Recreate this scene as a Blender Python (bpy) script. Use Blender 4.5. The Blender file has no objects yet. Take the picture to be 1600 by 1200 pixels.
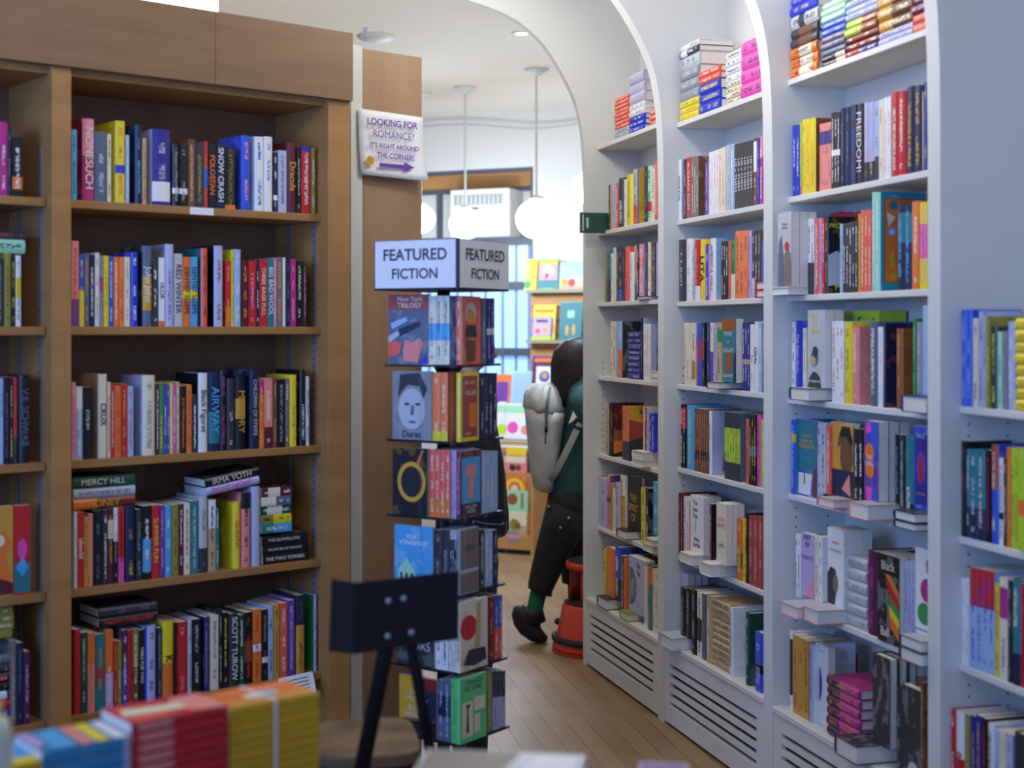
import bpy, bmesh, math, random
from mathutils import Vector, Matrix

# ---------------------------------------------------------------- camera, world, lights, exposure
SC = bpy.context.scene
COL = SC.collection
HC = 1.6                      # eye height
FPX = 2222.0                  # focal length in photo pixels (50 mm on a 36 mm wide frame, 1600 px)
YAW = math.atan(600 / FPX)    # the camera is turned right of the aisle direction (+Y)
FW = Vector((math.sin(YAW), math.cos(YAW), 0))
RT = Vector((math.cos(YAW), -math.sin(YAW), 0))
UP = Vector((0, 0, 1))
HORIZON = 512.0

cam_d = bpy.data.cameras.new('camera')
cam = bpy.data.objects.new('camera', cam_d)
COL.objects.link(cam)
cam.location = (0, 0, HC)
cam.rotation_euler = (math.pi / 2, 0, -YAW)
cam_d.sensor_width = 36
cam_d.lens = 36 * FPX / 1600
cam_d.shift_y = -(600 - HORIZON) / 1600
cam_d.clip_start = 0.05
cam_d.dof.use_dof = True
cam_d.dof.focus_distance = 5.6
cam_d.dof.aperture_fstop = 2.2
SC.camera = cam

SC.view_settings.view_transform = 'Standard'
SC.view_settings.look = 'None'
SC.view_settings.exposure = 0.80
SC.view_settings.gamma = 1.0
SC.view_settings.use_curve_mapping = False


def lin(h):
    """'#rrggbb' -> linear rgb"""
    h = h.lstrip('#')
    out = []
    for i in (0, 2, 4):
        c = int(h[i:i + 2], 16) / 255
        out.append(c / 12.92 if c <= .04045 else ((c + .055) / 1.055) ** 2.4)
    return tuple(out)


w = bpy.data.worlds.new('world')
SC.world = w
w.use_nodes = True
w.node_tree.nodes['Background'].inputs[0].default_value = (*lin('#b0c0e2'), 1)
w.node_tree.nodes['Background'].inputs[1].default_value = 0.22


def lamp(name, kind, loc, energy, color, size=.1, size_y=None, look=None, **kw):
    d = bpy.data.lights.new(name, kind)
    d.energy = energy
    d.color = color
    if kind == 'AREA':
        d.shape = 'RECTANGLE'
        d.size = size
        d.size_y = size_y or size
    else:
        d.shadow_soft_size = size
    for k, v in kw.items():
        setattr(d, k, v)
    o = bpy.data.objects.new(name, d)
    o.location = loc
    if look is not None:
        o.rotation_euler = (Vector(look) - Vector(loc)).to_track_quat('-Z', 'Y').to_euler()
    COL.objects.link(o)
    return o


# daylight through the shop front behind the camera, cool
lamp('shop_front_daylight', 'AREA', (0.2, -2.4, 2.1), 22, lin('#7aaaff'), 4.2, 2.0, (1.0, 4.5, 1.6))
lamp('side_window_daylight', 'AREA', (-2.7, 1.3, 2.1), 22, lin('#7dabff'), 2.4, 1.8, (2.2, 5.3, 1.9), spread=math.radians(85))
# ceiling downlights of the near room, warm
for i, (lx, ly, le) in enumerate([(0.6, 1.0, 3), (0.9, 3.1, 4), (-0.1, 2.8, 11), (1.5, 4.3, 14), (1.3, 5.6, 12)]):
    lamp('ceiling_downlight', 'POINT', (lx, ly, 3.0), le, lin('#f7f6ea'), .12)
# added fill lights, unseen behind the wooden bookcase, to brighten the far ceiling
lamp('far_room_fill', 'POINT', (-.4, 8.3, 2.35), 6, lin('#fff6ea'), .15)
lamp('far_room_fill', 'POINT', (.5, 7.0, 2.35), 4, lin('#fff6ea'), .15)

# ---------------------------------------------------------------- measuring and mesh helpers


def ray(px, py):
    return FW + RT * ((px - 800) / FPX) + UP * ((HORIZON - py) / FPX)


def campt(px, py, d):
    """the point seen at photo pixel (px, py) at forward distance d"""
    return Vector((0, 0, HC)) + ray(px, py) * d


class Frame:
    """a vertical plane: r runs to the viewer's right along it, n into it; c is its distance along n"""

    def __init__(self, r, c):
        self.r = Vector((r[0], r[1], 0)).normalized()
        self.n = Vector((-self.r.y, self.r.x, 0))
        self.c = c

    def hit(self, px, py, off=0.0):
        d = ray(px, py)
        t = (self.c + off) / d.dot(self.n)
        p = d * t
        return p.dot(self.r), HC + p.z

    def depth(self, px, off=0.0):
        return (self.c + off) / ray(px, HORIZON).dot(self.n)

    def P(self, s, off, z):
        v = self.r * s + self.n * (self.c + off)
        return Vector((v.x, v.y, z))


def link(o, parent=None):
    COL.objects.link(o)
    if parent is not None:
        o.parent = parent
    return o


def tag(o, label=None, cat=None, group=None, kind=None):
    if label:
        o['label'] = label
    if cat:
        o['category'] = cat
    if group:
        o['group'] = group
    if kind:
        o['kind'] = kind
    return o


def empty(name, loc, rz=0.0, label=None, cat=None, group=None):
    o = bpy.data.objects.new(name, None)
    o.empty_display_size = .05
    o.location = loc
    o.rotation_euler = (0, 0, rz)
    link(o)
    return tag(o, label, cat, group)


def mesh_obj(name, bm, mats, parent=None, smooth=False, world=True):
    """bm holds world coordinates; under a parent they are moved into its space"""
    me = bpy.data.meshes.new(name)
    if parent is not None and world:
        bm.transform(wmat(parent).inverted())
    bmesh.ops.recalc_face_normals(bm, faces=bm.faces[:])
    bm.to_mesh(me)
    bm.free()
    for m in (mats if isinstance(mats, (list, tuple)) else [mats]):
        me.materials.append(m)
    if smooth:
        for p in me.polygons:
            p.use_smooth = True
    o = bpy.data.objects.new(name, me)
    return link(o, parent)


def wmat(o):
    m = Matrix.LocRotScale(o.location, o.rotation_euler, o.scale)
    if o.parent is not None:
        m = wmat(o.parent) @ m
    return m


def box(bm, lo, hi, fr=None, mi=0):
    """axis-aligned box, or with a frame: coordinates are (s, off, z)"""
    vs = []
    for x in (lo[0], hi[0]):
        for y in (lo[1], hi[1]):
            for z in (lo[2], hi[2]):
                vs.append(bm.verts.new(fr.P(x, y, z) if fr else (x, y, z)))
    for f in ((0, 1, 3, 2), (4, 6, 7, 5), (0, 4, 5, 1), (2, 3, 7, 6), (0, 2, 6, 4), (1, 5, 7, 3)):
        bm.faces.new([vs[i] for i in f]).material_index = mi


def bevel_all(bm, w=.003, seg=2):
    bmesh.ops.recalc_face_normals(bm, faces=bm.faces[:])
    bmesh.ops.bevel(bm, geom=bm.edges[:], offset=w, segments=seg, affect='EDGES', profile=.6)


def fbox(name, lo, hi, fr, mat, parent=None, bev=0.0, kind=None):
    bm = bmesh.new()
    box(bm, lo, hi, fr)
    if bev:
        bevel_all(bm, bev)
    o = mesh_obj(name, bm, mat, parent)
    if kind:
        o['kind'] = kind
    return o


def prism(bm, pts, a, b, mi=0):
    """extrude a polygon given as points at a (list of Vectors) by the vector b"""
    lo = [bm.verts.new(p) for p in pts]
    hi = [bm.verts.new(p + b) for p in pts]
    n = len(pts)
    bm.faces.new(lo).material_index = mi
    bm.faces.new(hi[::-1]).material_index = mi
    for i in range(n):
        bm.faces.new((lo[i], hi[i], hi[(i + 1) % n], lo[(i + 1) % n])).material_index = mi


def loft(bm, secs, n=20, cap=True, mi=0):
    """secs: (centre, axis_a, axis_b, ra, rb[, power]) -> closed tube through elliptical sections"""
    rings = []
    for sc in secs:
        c, a, b, ra, rb = sc[:5]
        pw = sc[5] if len(sc) > 5 else 1.0
        ring = []
        for i in range(n):
            t = 2 * math.pi * i / n
            ct, st = math.cos(t), math.sin(t)
            k = (abs(ct) ** (2 / (2 * pw)) if pw != 1 else abs(ct)) * (1 if ct >= 0 else -1)
            q = (abs(st) ** (2 / (2 * pw)) if pw != 1 else abs(st)) * (1 if st >= 0 else -1)
            ring.append(bm.verts.new(Vector(c) + Vector(a) * (ra * k) + Vector(b) * (rb * q)))
        rings.append(ring)
    for r0, r1 in zip(rings, rings[1:]):
        for i in range(n):
            bm.faces.new((r0[i], r0[(i + 1) % n], r1[(i + 1) % n], r1[i])).material_index = mi
    if cap:
        bm.faces.new(rings[0][::-1]).material_index = mi
        bm.faces.new(rings[-1]).material_index = mi


def tube(bm, pts, rad, n=10, mi=0):
    """round tube along a polyline; rad a number or one per point"""
    pts = [Vector(p) for p in pts]
    rads = rad if isinstance(rad, (list, tuple)) else [rad] * len(pts)
    secs = []
    for i, p in enumerate(pts):
        d = (pts[min(i + 1, len(pts) - 1)] - pts[max(i - 1, 0)]).normalized()
        ref = UP if abs(d.z) < .9 else Vector((1, 0, 0))
        a = d.cross(ref).normalized()
        b = d.cross(a).normalized()
        secs.append((p, a, b, rads[i], rads[i]))
    loft(bm, secs, n, True, mi)


def lathe(bm, prof, c, n=32, mi=0):
    """prof: (radius, z) pairs about a vertical axis through c"""
    rings = []
    for r, z in prof:
        if r < 1e-6:
            rings.append([bm.verts.new((c[0], c[1], z))])
        else:
            rings.append([bm.verts.new((c[0] + r * math.cos(2 * math.pi * i / n), c[1] + r * math.sin(2 * math.pi * i / n), z)) for i in range(n)])
    for a, b in zip(rings, rings[1:]):
        for i in range(n):
            j = (i + 1) % n
            f = [a[i % len(a)], a[j % len(a)], b[j % len(b)], b[i % len(b)]]
            f = list(dict.fromkeys(f))
            if len(f) > 2:
                bm.faces.new(f).material_index = mi


# ---------------------------------------------------------------- materials
MATS = {}


def mat(name, color, rough=.5, metal=0.0, bump=None, noise=None, emit=None, spec=.5):
    """plain principled material; noise=(scale xyz, second colour, strength) varies the colour, bump=(scale, strength)"""
    if name in MATS:
        return MATS[name]
    m = bpy.data.materials.new(name)
    m.use_nodes = True
    nt = m.node_tree
    b = nt.nodes['Principled BSDF']
    b.inputs['Base Color'].default_value = (*lin(color), 1)
    b.inputs['Roughness'].default_value = rough
    b.inputs['Metallic'].default_value = metal
    b.inputs['Specular IOR Level'].default_value = spec
    if emit:
        b.inputs['Emission Color'].default_value = (*lin(emit[0]), 1)
        b.inputs['Emission Strength'].default_value = emit[1]
    if noise or bump:
        tc = nt.nodes.new('ShaderNodeTexCoord')
    if noise:
        mp = nt.nodes.new('ShaderNodeMapping')
        mp.inputs['Scale'].default_value = noise[0]
        if len(noise) > 3:
            mp.inputs['Rotation'].default_value = noise[3]
        nt.links.new(tc.outputs['Object'], mp.inputs['Vector'])
        nz = nt.nodes.new('ShaderNodeTexNoise')
        nz.inputs['Scale'].default_value = 1
        nz.inputs['Detail'].default_value = 6
        nz.inputs['Roughness'].default_value = .6
        nt.links.new(mp.outputs[0], nz.inputs['Vector'])
        rp = nt.nodes.new('ShaderNodeMapRange')
        rp.inputs['From Min'].default_value = .3
        rp.inputs['From Max'].default_value = .7
        rp.inputs['To Max'].default_value = noise[2]
        nt.links.new(nz.outputs['Fac'], rp.inputs['Value'])
        mx = nt.nodes.new('ShaderNodeMix')
        mx.data_type = 'RGBA'
        mx.inputs[6].default_value = (*lin(color), 1)
        mx.inputs[7].default_value = (*lin(noise[1]), 1)
        nt.links.new(rp.outputs[0], mx.inputs[0])
        nt.links.new(mx.outputs[2], b.inputs['Base Color'])
    if bump:
        n2 = nt.nodes.new('ShaderNodeTexNoise')
        n2.inputs['Scale'].default_value = bump[0]
        n2.inputs['Detail'].default_value = 4
        nt.links.new(tc.outputs['Object'], n2.inputs['Vector'])
        bp = nt.nodes.new('ShaderNodeBump')
        bp.inputs['Strength'].default_value = bump[1]
        bp.inputs['Distance'].default_value = .01
        nt.links.new(n2.outputs['Fac'], bp.inputs['Height'])
        nt.links.new(bp.outputs[0], b.inputs['Normal'])
    MATS[name] = m
    return m


M_WALL = mat('white_paint', '#d6d6d2', .6, noise=((3, 3, 3), '#cfcfcb', .6), bump=(60, .05))
M_CEIL = mat('ceiling_paint', '#e6dfd0', .8)
M_SHELF = mat('white_shelf_paint', '#d9d8d2', .45, noise=((6, 6, 6), '#d0cfc9', .5))
M_WOOD = mat('maple_veneer', '#b07f48', .42, noise=((2.2, 2.2, 14), '#946738', .75), bump=(30, .03))
M_WOODH = mat('maple_veneer_across', '#a87a46', .42, noise=((2, 2, 26), '#8f6436', .7), bump=(30, .03))
M_FASC = mat('fascia_veneer', '#8c6849', .42, noise=((2, 2, 26), '#77563a', .7), bump=(30, .03))
M_WOODB = mat('maple_back_panel', '#8c6849', .55, noise=((8, 8, 2.2), '#735238', .7))
M_PANEL = mat('brown_panel', '#ae8b6c', .5, noise=((7, 7, 1.6), '#957353', .8))
M_METAL = mat('zinc_strip', '#7b7e88', .55, .3)
M_DARK = mat('black_steel', '#17181c', .45, .3)
M_GLASSY = mat('pages', '#e3ded2', .8, noise=((2, 2, 300), '#cdc7b9', .8))
M_HOLE = mat('peg_hole', '#16161a', .9)
M_PAPER = mat('white_paper', '#e6e6ea', .7)


def wood_floor():
    m = bpy.data.materials.new('plank_floor')
    m.use_nodes = True
    nt = m.node_tree
    L = nt.links.new
    b = nt.nodes['Principled BSDF']
    tc = nt.nodes.new('ShaderNodeTexCoord')
    mp = nt.nodes.new('ShaderNodeMapping')
    mp.inputs['Rotation'].default_value = (0, 0, math.radians(90 + 4))
    L(tc.outputs['Object'], mp.inputs['Vector'])
    br = nt.nodes.new('ShaderNodeTexBrick')
    br.offset = .37
    br.inputs['Color1'].default_value = (*lin('#93754e'), 1)
    br.inputs['Color2'].default_value = (*lin('#7c603d'), 1)
    br.inputs['Mortar'].default_value = (*lin('#4a3520'), 1)
    br.inputs['Scale'].default_value = 1
    br.inputs['Mortar Size'].default_value = .0022
    br.inputs['Mortar Smooth'].default_value = .2
    br.inputs['Bias'].default_value = 0
    br.inputs['Brick Width'].default_value = 1.3
    br.inputs['Row Height'].default_value = .083
    L(mp.outputs[0], br.inputs['Vector'])
    nz = nt.nodes.new('ShaderNodeTexNoise')
    nz.inputs['Scale'].default_value = 2.2
    nz.inputs['Detail'].default_value = 8
    L(tc.outputs['Object'], nz.inputs['Vector'])
    rp = nt.nodes.new('ShaderNodeMapRange')
    rp.inputs['From Min'].default_value = .35
    rp.inputs['From Max'].default_value = .75
    rp.inputs['To Max'].default_value = .5
    L(nz.outputs['Fac'], rp.inputs['Value'])
    mx = nt.nodes.new('ShaderNodeMix')
    mx.data_type = 'RGBA'
    mx.inputs[7].default_value = (*lin('#a68f72'), 1)
    L(rp.outputs[0], mx.inputs[0])
    L(br.outputs['Color'], mx.inputs[6])
    L(mx.outputs[2], b.inputs['Base Color'])
    b.inputs['Roughness'].default_value = .42
    bp = nt.nodes.new('ShaderNodeBump')
    bp.inputs['Strength'].default_value = .25
    bp.inputs['Distance'].default_value = .004
    bp.invert = True
    L(br.outputs['Fac'], bp.inputs['Height'])
    L(bp.outputs[0], b.inputs['Normal'])
    return m


M_FLOOR = wood_floor()

# frames of the room
WALLX = 2.096
WALL = Frame((0, -1), WALLX)               # the white shelving on the right: r = -Y, n = +X
WOOD = Frame((.9073, .4205), 3.912)        # the wooden bookcase on the left
FAR = Frame((.772, -.636), 9.93)           # the wall at the far end
CEIL = 3.26

# ---------------------------------------------------------------- the room
def struct(name, bm, m):
    return tag(mesh_obj(name, bm, m), kind='structure')


bm = bmesh.new()
box(bm, (-3.5, -3.0, -.1), (7.5, 15, 0))
struct('floor', bm, M_FLOOR)
bm = bmesh.new()
box(bm, (-3.5, -3.0, CEIL), (7.5, 15, CEIL + .1))
struct('ceiling', bm, M_CEIL)
# wall behind the white shelving
bm = bmesh.new()
box(bm, (WALLX + .285, -3.0, 0), (WALLX + .42, 6.48, CEIL))
struct('wall_right', bm, M_WALL)


def wall_y(px):
    return -WALL.hit(px, HORIZON)[0]


# the arch outline: one curve, measured on the far panel
YP = [(6.417, 6.46), (5.403, 5.468), (4.395, 4.465), (3.37, 3.432), (2.36, 2.42)]


def arch_pts():
    d0 = Frame((1, 0), YP[0][0])
    out = [(WALLX, 0.0)]
    for px, py in ((915.5, 345), (915, 300), (914, 260), (911, 215), (903, 170), (890, 136), (868, 96), (845, 64), (815, 37), (780, 17), (731, 0)):
        s, z = d0.hit(px, py)
        out.append((s, z))
    # smooth the measured points into a fair curve
    fine = [out[0]]
    for i in range(1, len(out) - 1):
        p0, p1, p2, p3 = out[max(1, i - 1)], out[i], out[i + 1], out[min(len(out) - 1, i + 2)]
        for q in range(4):
            t = q / 4
            fine.append(tuple(.5 * (2 * b + (c - a) * t + (2 * a - 5 * b + 4 * c - d) * t * t + (3 * b - a - 3 * c + d) * t ** 3) for a, b, c, d in zip(p0, p1, p2, p3)))
    out = fine + [out[-1]]
    x, z = out[-1]
    out += [(x - .16, z + .035), (x - .34, z + .05)]
    return out


ARCH = arch_pts()


def divider(y0, y1, xend, name, mats, parent=None, header=False):
    """a full-height board with the arch as its front edge"""
    pts = []
    for x, z in ARCH:
        pts.append(Vector((x, y0, min(z, CEIL - .001))))
    if header:
        x, z = ARCH[-1]
        for a in (.1, .25, .45, .65, .8):
            pts.append(Vector((x - 1.2 * a, y0, z - .5 * a * a)))
        pts.append(Vector((x - 1.25, y0, 2.3)))
        pts.append(Vector((x - 1.25, y0, CEIL - .001)))
    else:
        pts.append(Vector((pts[-1].x, y0, CEIL - .001)))
    pts.append(Vector((xend, y0, CEIL - .001)))
    pts.append(Vector((xend, y0, 0)))
    bm = bmesh.new()
    prism(bm, pts, None, Vector((0, y1 - y0, 0)))
    return mesh_obj(name, bm, mats, parent)


# the far panel carries on overhead as the archway into the next room
o = divider(YP[0][0], YP[0][1], WALLX + .285, 'wall_archway', M_WALL)
o['kind'] = 'structure'
bm = bmesh.new()
box(bm, (WALLX + .42, 6.417, 0), (7.4, 6.5, CEIL))
struct('wall_beyond', bm, M_WALL)

# ---------------------------------------------------------------- white shelving, four bays
SB = .056          # the shelves stand back from the boards' front edges


def zat(px, py, off=SB):
    return WALL.hit(px, py, off)[1]


SHELF_Z = [
    [zat(1030, 190.7), zat(1030, 342.7), zat(1030, 467.5), zat(933, 587), zat(933, 708), zat(933, 821), zat(916.5, 933, 0)],
    [zat(1057, 201) + .022, zat(1057, 353) + .022, zat(1057, 480) + .022, zat(1056, 600), zat(1056, 729), zat(1056, 866.7), .335],
    [zat(1229, 136) + .022, zat(1229, 319) + .022, zat(1238, 461.6), zat(1229.6, 621), zat(1227, 769.7), zat(1313, 973), zat(1203, 1100, 0)],
    [zat(1481, 632.6), zat(1483, 833.5), zat(1483, 1030), .335],
]
SHELF_T = .02
BACK = .272
BAYTXT = ['the white bay next to the archway', 'the second white bay from the archway', 'the third white bay from the archway', 'the fourth white bay from the archway']
BAY_LABEL = ['white shelving bay next to the archway, orange books stacked high on its top shelf',
             'white shelving bay with four pink books stacked on its top shelf',
             'white shelving bay with a wide turquoise book on its third shelf',
             'white shelving bay with bare wall above three low shelves, nearest the camera']
for bay in range(4):
    ya, yb = YP[bay][0], YP[bay + 1][1]         # far and near inner faces
    root = empty('shelving_bay', (WALLX, (ya + yb) / 2, 0), 0, BAY_LABEL[bay], 'bookshelf', 'white shelving bays along the aisle')
    # near board of the bay (its far one belongs to the bay before, the archway wall for the first)
    divider(YP[bay + 1][0], YP[bay + 1][1], WALLX + .284, 'side_board', M_SHELF, root)
    bm = bmesh.new()
    box(bm, (WALLX + BACK, yb, .0), (WALLX + BACK + .012, ya, CEIL - .02))
    mesh_obj('back_panel', bm, M_SHELF, root)
    for k, z in enumerate(SHELF_Z[bay]):
        last = k == len(SHELF_Z[bay]) - 1
        bm = bmesh.new()
        box(bm, (WALLX + (-.004 if last else SB), yb + .001, z - SHELF_T), (WALLX + BACK - .001, ya - .001, z))
        bevel_all(bm, .002, 1)
        mesh_obj('ledge' if last else 'shelf', bm, M_SHELF, root)
    # louvred cover under the ledge: rails and bars with open slots between
    z1 = SHELF_Z[bay][-1] - SHELF_T
    bm = bmesh.new()
    X0, X1 = WALLX + .002, WALLX + .02
    box(bm, (X0, yb + .002, 0.012), (X1, ya - .002, .085))
    box(bm, (X0, yb + .002, .2525), (X1, ya - .002, z1))
    box(bm, (X0, ya - .062, .085), (X1, ya - .002, .2525))
    box(bm, (X0, yb + .002, .085), (X1, yb + .062, .2525))
    for i in range(4):
        zb = .1 + i * .0385
        box(bm, (X0 + .002, yb + .062, zb), (X1 - .003, ya - .062, zb + .0225))
    mesh_obj('louvre_grille', bm, M_SHELF, root)
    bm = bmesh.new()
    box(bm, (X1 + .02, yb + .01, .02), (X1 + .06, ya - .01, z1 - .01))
    mesh_obj('slot_shade_backing', bm, M_HOLE, root)  # dark box added behind the grille so its slots look shaded
    # rows of drilled peg holes in the far board
    bm = bmesh.new()
    for xo in (.085, .205):
        z = .45
        while z < 1.45:
            c = Vector((WALLX + xo, ya - .0006, z))
            vs = [bm.verts.new(c + Vector((.0032 * math.cos(t * math.pi / 4), 0, .0032 * math.sin(t * math.pi / 4)))) for t in range(8)]
            bm.faces.new(vs)
            z += .0318
    mesh_obj('peg_hole_pattern', bm, M_HOLE, root)

# ---------------------------------------------------------------- wooden bookcase
REC = .045


def wz(px, py, off=REC):
    return WOOD.hit(px, py, off)[1]


WZ = [wz(113, 312), wz(113, 510.4), wz(113, 719.7), wz(113, 921), wz(510, 1047.6)]
S_L1 = WOOD.hit(81, 500)[0]      # stile between the bays
S_M0 = WOOD.hit(111.5, 500)[0]
S_M1 = WOOD.hit(513, 500)[0]     # end stile
S_END = WOOD.hit(547, 500)[0]
S_L0 = S_L1 - .86
CROWN0 = WOOD.hit(111, 106)[1]
CROWN1 = WOOD.hit(547, 53)[1]
DEPTH = .33
wb = empty('wooden_bookcase', WOOD.P((S_L0 + S_END) / 2, .15, 0), math.atan2(WOOD.r.y, WOOD.r.x),
           'tall brown wooden bookcase full of novels, two bays under one plain fascia board', 'bookcase')
fbox('stile', (S_L1, 0, 0), (S_M0, .022, CROWN0), WOOD, M_WOOD, wb, .002)
fbox('stile', (S_M1, 0, 0), (S_END, .022, CROWN0), WOOD, M_WOOD, wb, .002)
fbox('stile', (S_L0 - .07, 0, 0), (S_L0, .022, CROWN0), WOOD, M_WOOD, wb, .002)
s_seam = WOOD.hit(332, 60)[0]
fbox('fascia_board', (S_L0 - .07, -.018, CROWN0), (s_seam - .0008, .02, CROWN1), WOOD, M_FASC, wb, .0015)
fbox('fascia_board', (s_seam + .0008, -.018, CROWN0), (S_END, .02, CROWN1), WOOD, M_FASC, wb, .0015)
fbox('top_panel', (S_L0 - .07, .02, CROWN0 - .02), (S_END, DEPTH, CROWN0), WOOD, M_WOOD, wb)
fbox('back_panel', (S_L0 - .07, DEPTH, 0), (S_END, DEPTH + .015, CROWN1), WOOD, M_WOODB, wb)
fbox('side_panel', (S_L1 + .002, .022, 0), (S_M0 - .002, DEPTH, CROWN0 - .02), WOOD, M_WOOD, wb)
fbox('side_panel', (S_M1, .022, 0), (S_M1 + .02, DEPTH, CROWN0 - .02), WOOD, M_WOOD, wb)
fbox('side_panel', (S_L0 - .02, .022, 0), (S_L0, DEPTH, CROWN0 - .02), WOOD, M_WOOD, wb)
for z in WZ + [.1]:
    for a, b in ((S_M0, S_M1), (S_L0, S_L1)):
        fbox('shelf', (a + .001, REC - .002, z - .024), (b - .001, DEPTH - .002, z), WOOD, M_WOODH, wb, .002)
fbox('kick_board', (S_L0, .05, 0), (S_M1, .07, .076), WOOD, M_WOOD, wb)
# slotted metal strips that carry the shelves
for s, o0 in ((S_M1 - .004, .075), (S_M1 - .004, .235), (S_L1 - .004 + .002, .075), (S_L1 - .004 + .002, .235)):
    bm = bmesh.new()
    box(bm, (s, o0, .1), (s + .0035, o0 + .016, 2.12), WOOD)
    z = .12
    while z < 2.1:
        box(bm, (s - .0006, o0 + .006, z), (s, o0 + .010, z + .012), WOOD, 1)
        z += .0254
    mesh_obj('shelf_standard', bm, [M_METAL, M_HOLE], wb)
a = WOOD.hit(296, 331, REC)
b = WOOD.hit(333, 331, REC)
fbox('shelf_label', (a[0], REC - .004, WZ[0] - .023), (b[0], REC - .0022, WZ[0] - .001), WOOD, M_PAPER, wb)

# white wall end and the brown end panel of the next bookcase
a = WOOD.hit(548.5, 80, .15)[0]
b = WOOD.hit(566, 80, .15)[0]
TOPZ = WOOD.hit(562, 75, .163)[1]
bm = bmesh.new()
box(bm, (a, .15, 0), (b, .9, TOPZ + .005), WOOD)
struct('wall_end', bm, M_WALL)
bm = bmesh.new()
box(bm, (a - .012, .04, TOPZ + .01), (a - .008, .06, TOPZ + .045), WOOD)
mo = mesh_obj('wall_bracket', bm, M_METAL)
tag(mo, 'small metal bracket above the white wall end, beside the bookcase fascia', 'bracket')
p0 = b + .001
p1 = WOOD.hit(659, 200, .163)[0]
PB = .163
nb = empty('corner_bookcase', WOOD.P((p0 + p1) / 2, PB + .5, 0), math.atan2(WOOD.r.y, WOOD.r.x),
           'tall bookcase seen end on, its plain brown end panel behind the rotating rack', 'bookcase')
b_ = b + .002
fbox('end_panel', (p0, PB, 0), (p1, PB + .02, TOPZ), WOOD, M_PANEL, nb, .0015)
fbox('end_panel', (b_, PB + 1.05, 0), (p1, PB + 1.07, TOPZ), WOOD, M_PANEL, nb)
fbox('back_panel', (b_, PB + .02, 0), (b_ + .012, PB + 1.05, TOPZ), WOOD, M_PANEL, nb)
for z in (.1, .45, .8, 1.15, 1.5, 1.85, 2.2, TOPZ):
    fbox('shelf', (b_ + .012, PB + .02, z - .02), (p1 - .004, PB + 1.05, z), WOOD, M_WOODH, nb)

# ---------------------------------------------------------------- books
PAL = dict(
    black='#17171b', charcoal='#34343a', navy='#1b2347', indigo='#2b2a86', blue='#2f55c8', royal='#2438c0', skyblue='#4fa3d8', lightblue='#9db9dc',
    teal='#2b7a86', turquoise='#2596a6', mint='#9fd9b4', green='#2f8f4a', brightgreen='#5fd07c', steel='#3f86b0', darkgreen='#1f4a3a', lime='#b6d334', olive='#8c8a3a', yellow='#e6d028', gold='#d0a02c', amber='#d8a51c', mustard='#c9953a',
    orange='#e2762f', tangerine='#f07f45', coral='#e8604e', salmon='#e58a82', red='#c8262c', crimson='#a81c38', brick='#a8453f', maroon='#5f1d2c', pink='#ea8fb0', hotpink='#e24fae', magenta='#b82c80',
    purple='#6a3f9a', plum='#5a1f4e', lilac='#b9a5d6', lavender='#b3b6da', slate='#5d6880', grey='#8f9299', silver='#b9bcc2', white='#e4e4e4', cream='#e2d9bf', tan='#c0a47c', brown='#70492f', rust='#9a5226', taupe='#7b6f66', darkred='#7d1f22')
SAY = dict(brightgreen='bright green', steel='steel blue', royal='royal blue', lightblue='light blue', skyblue='sky blue', darkgreen='dark green', hotpink='hot pink', darkred='dark red')


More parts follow.
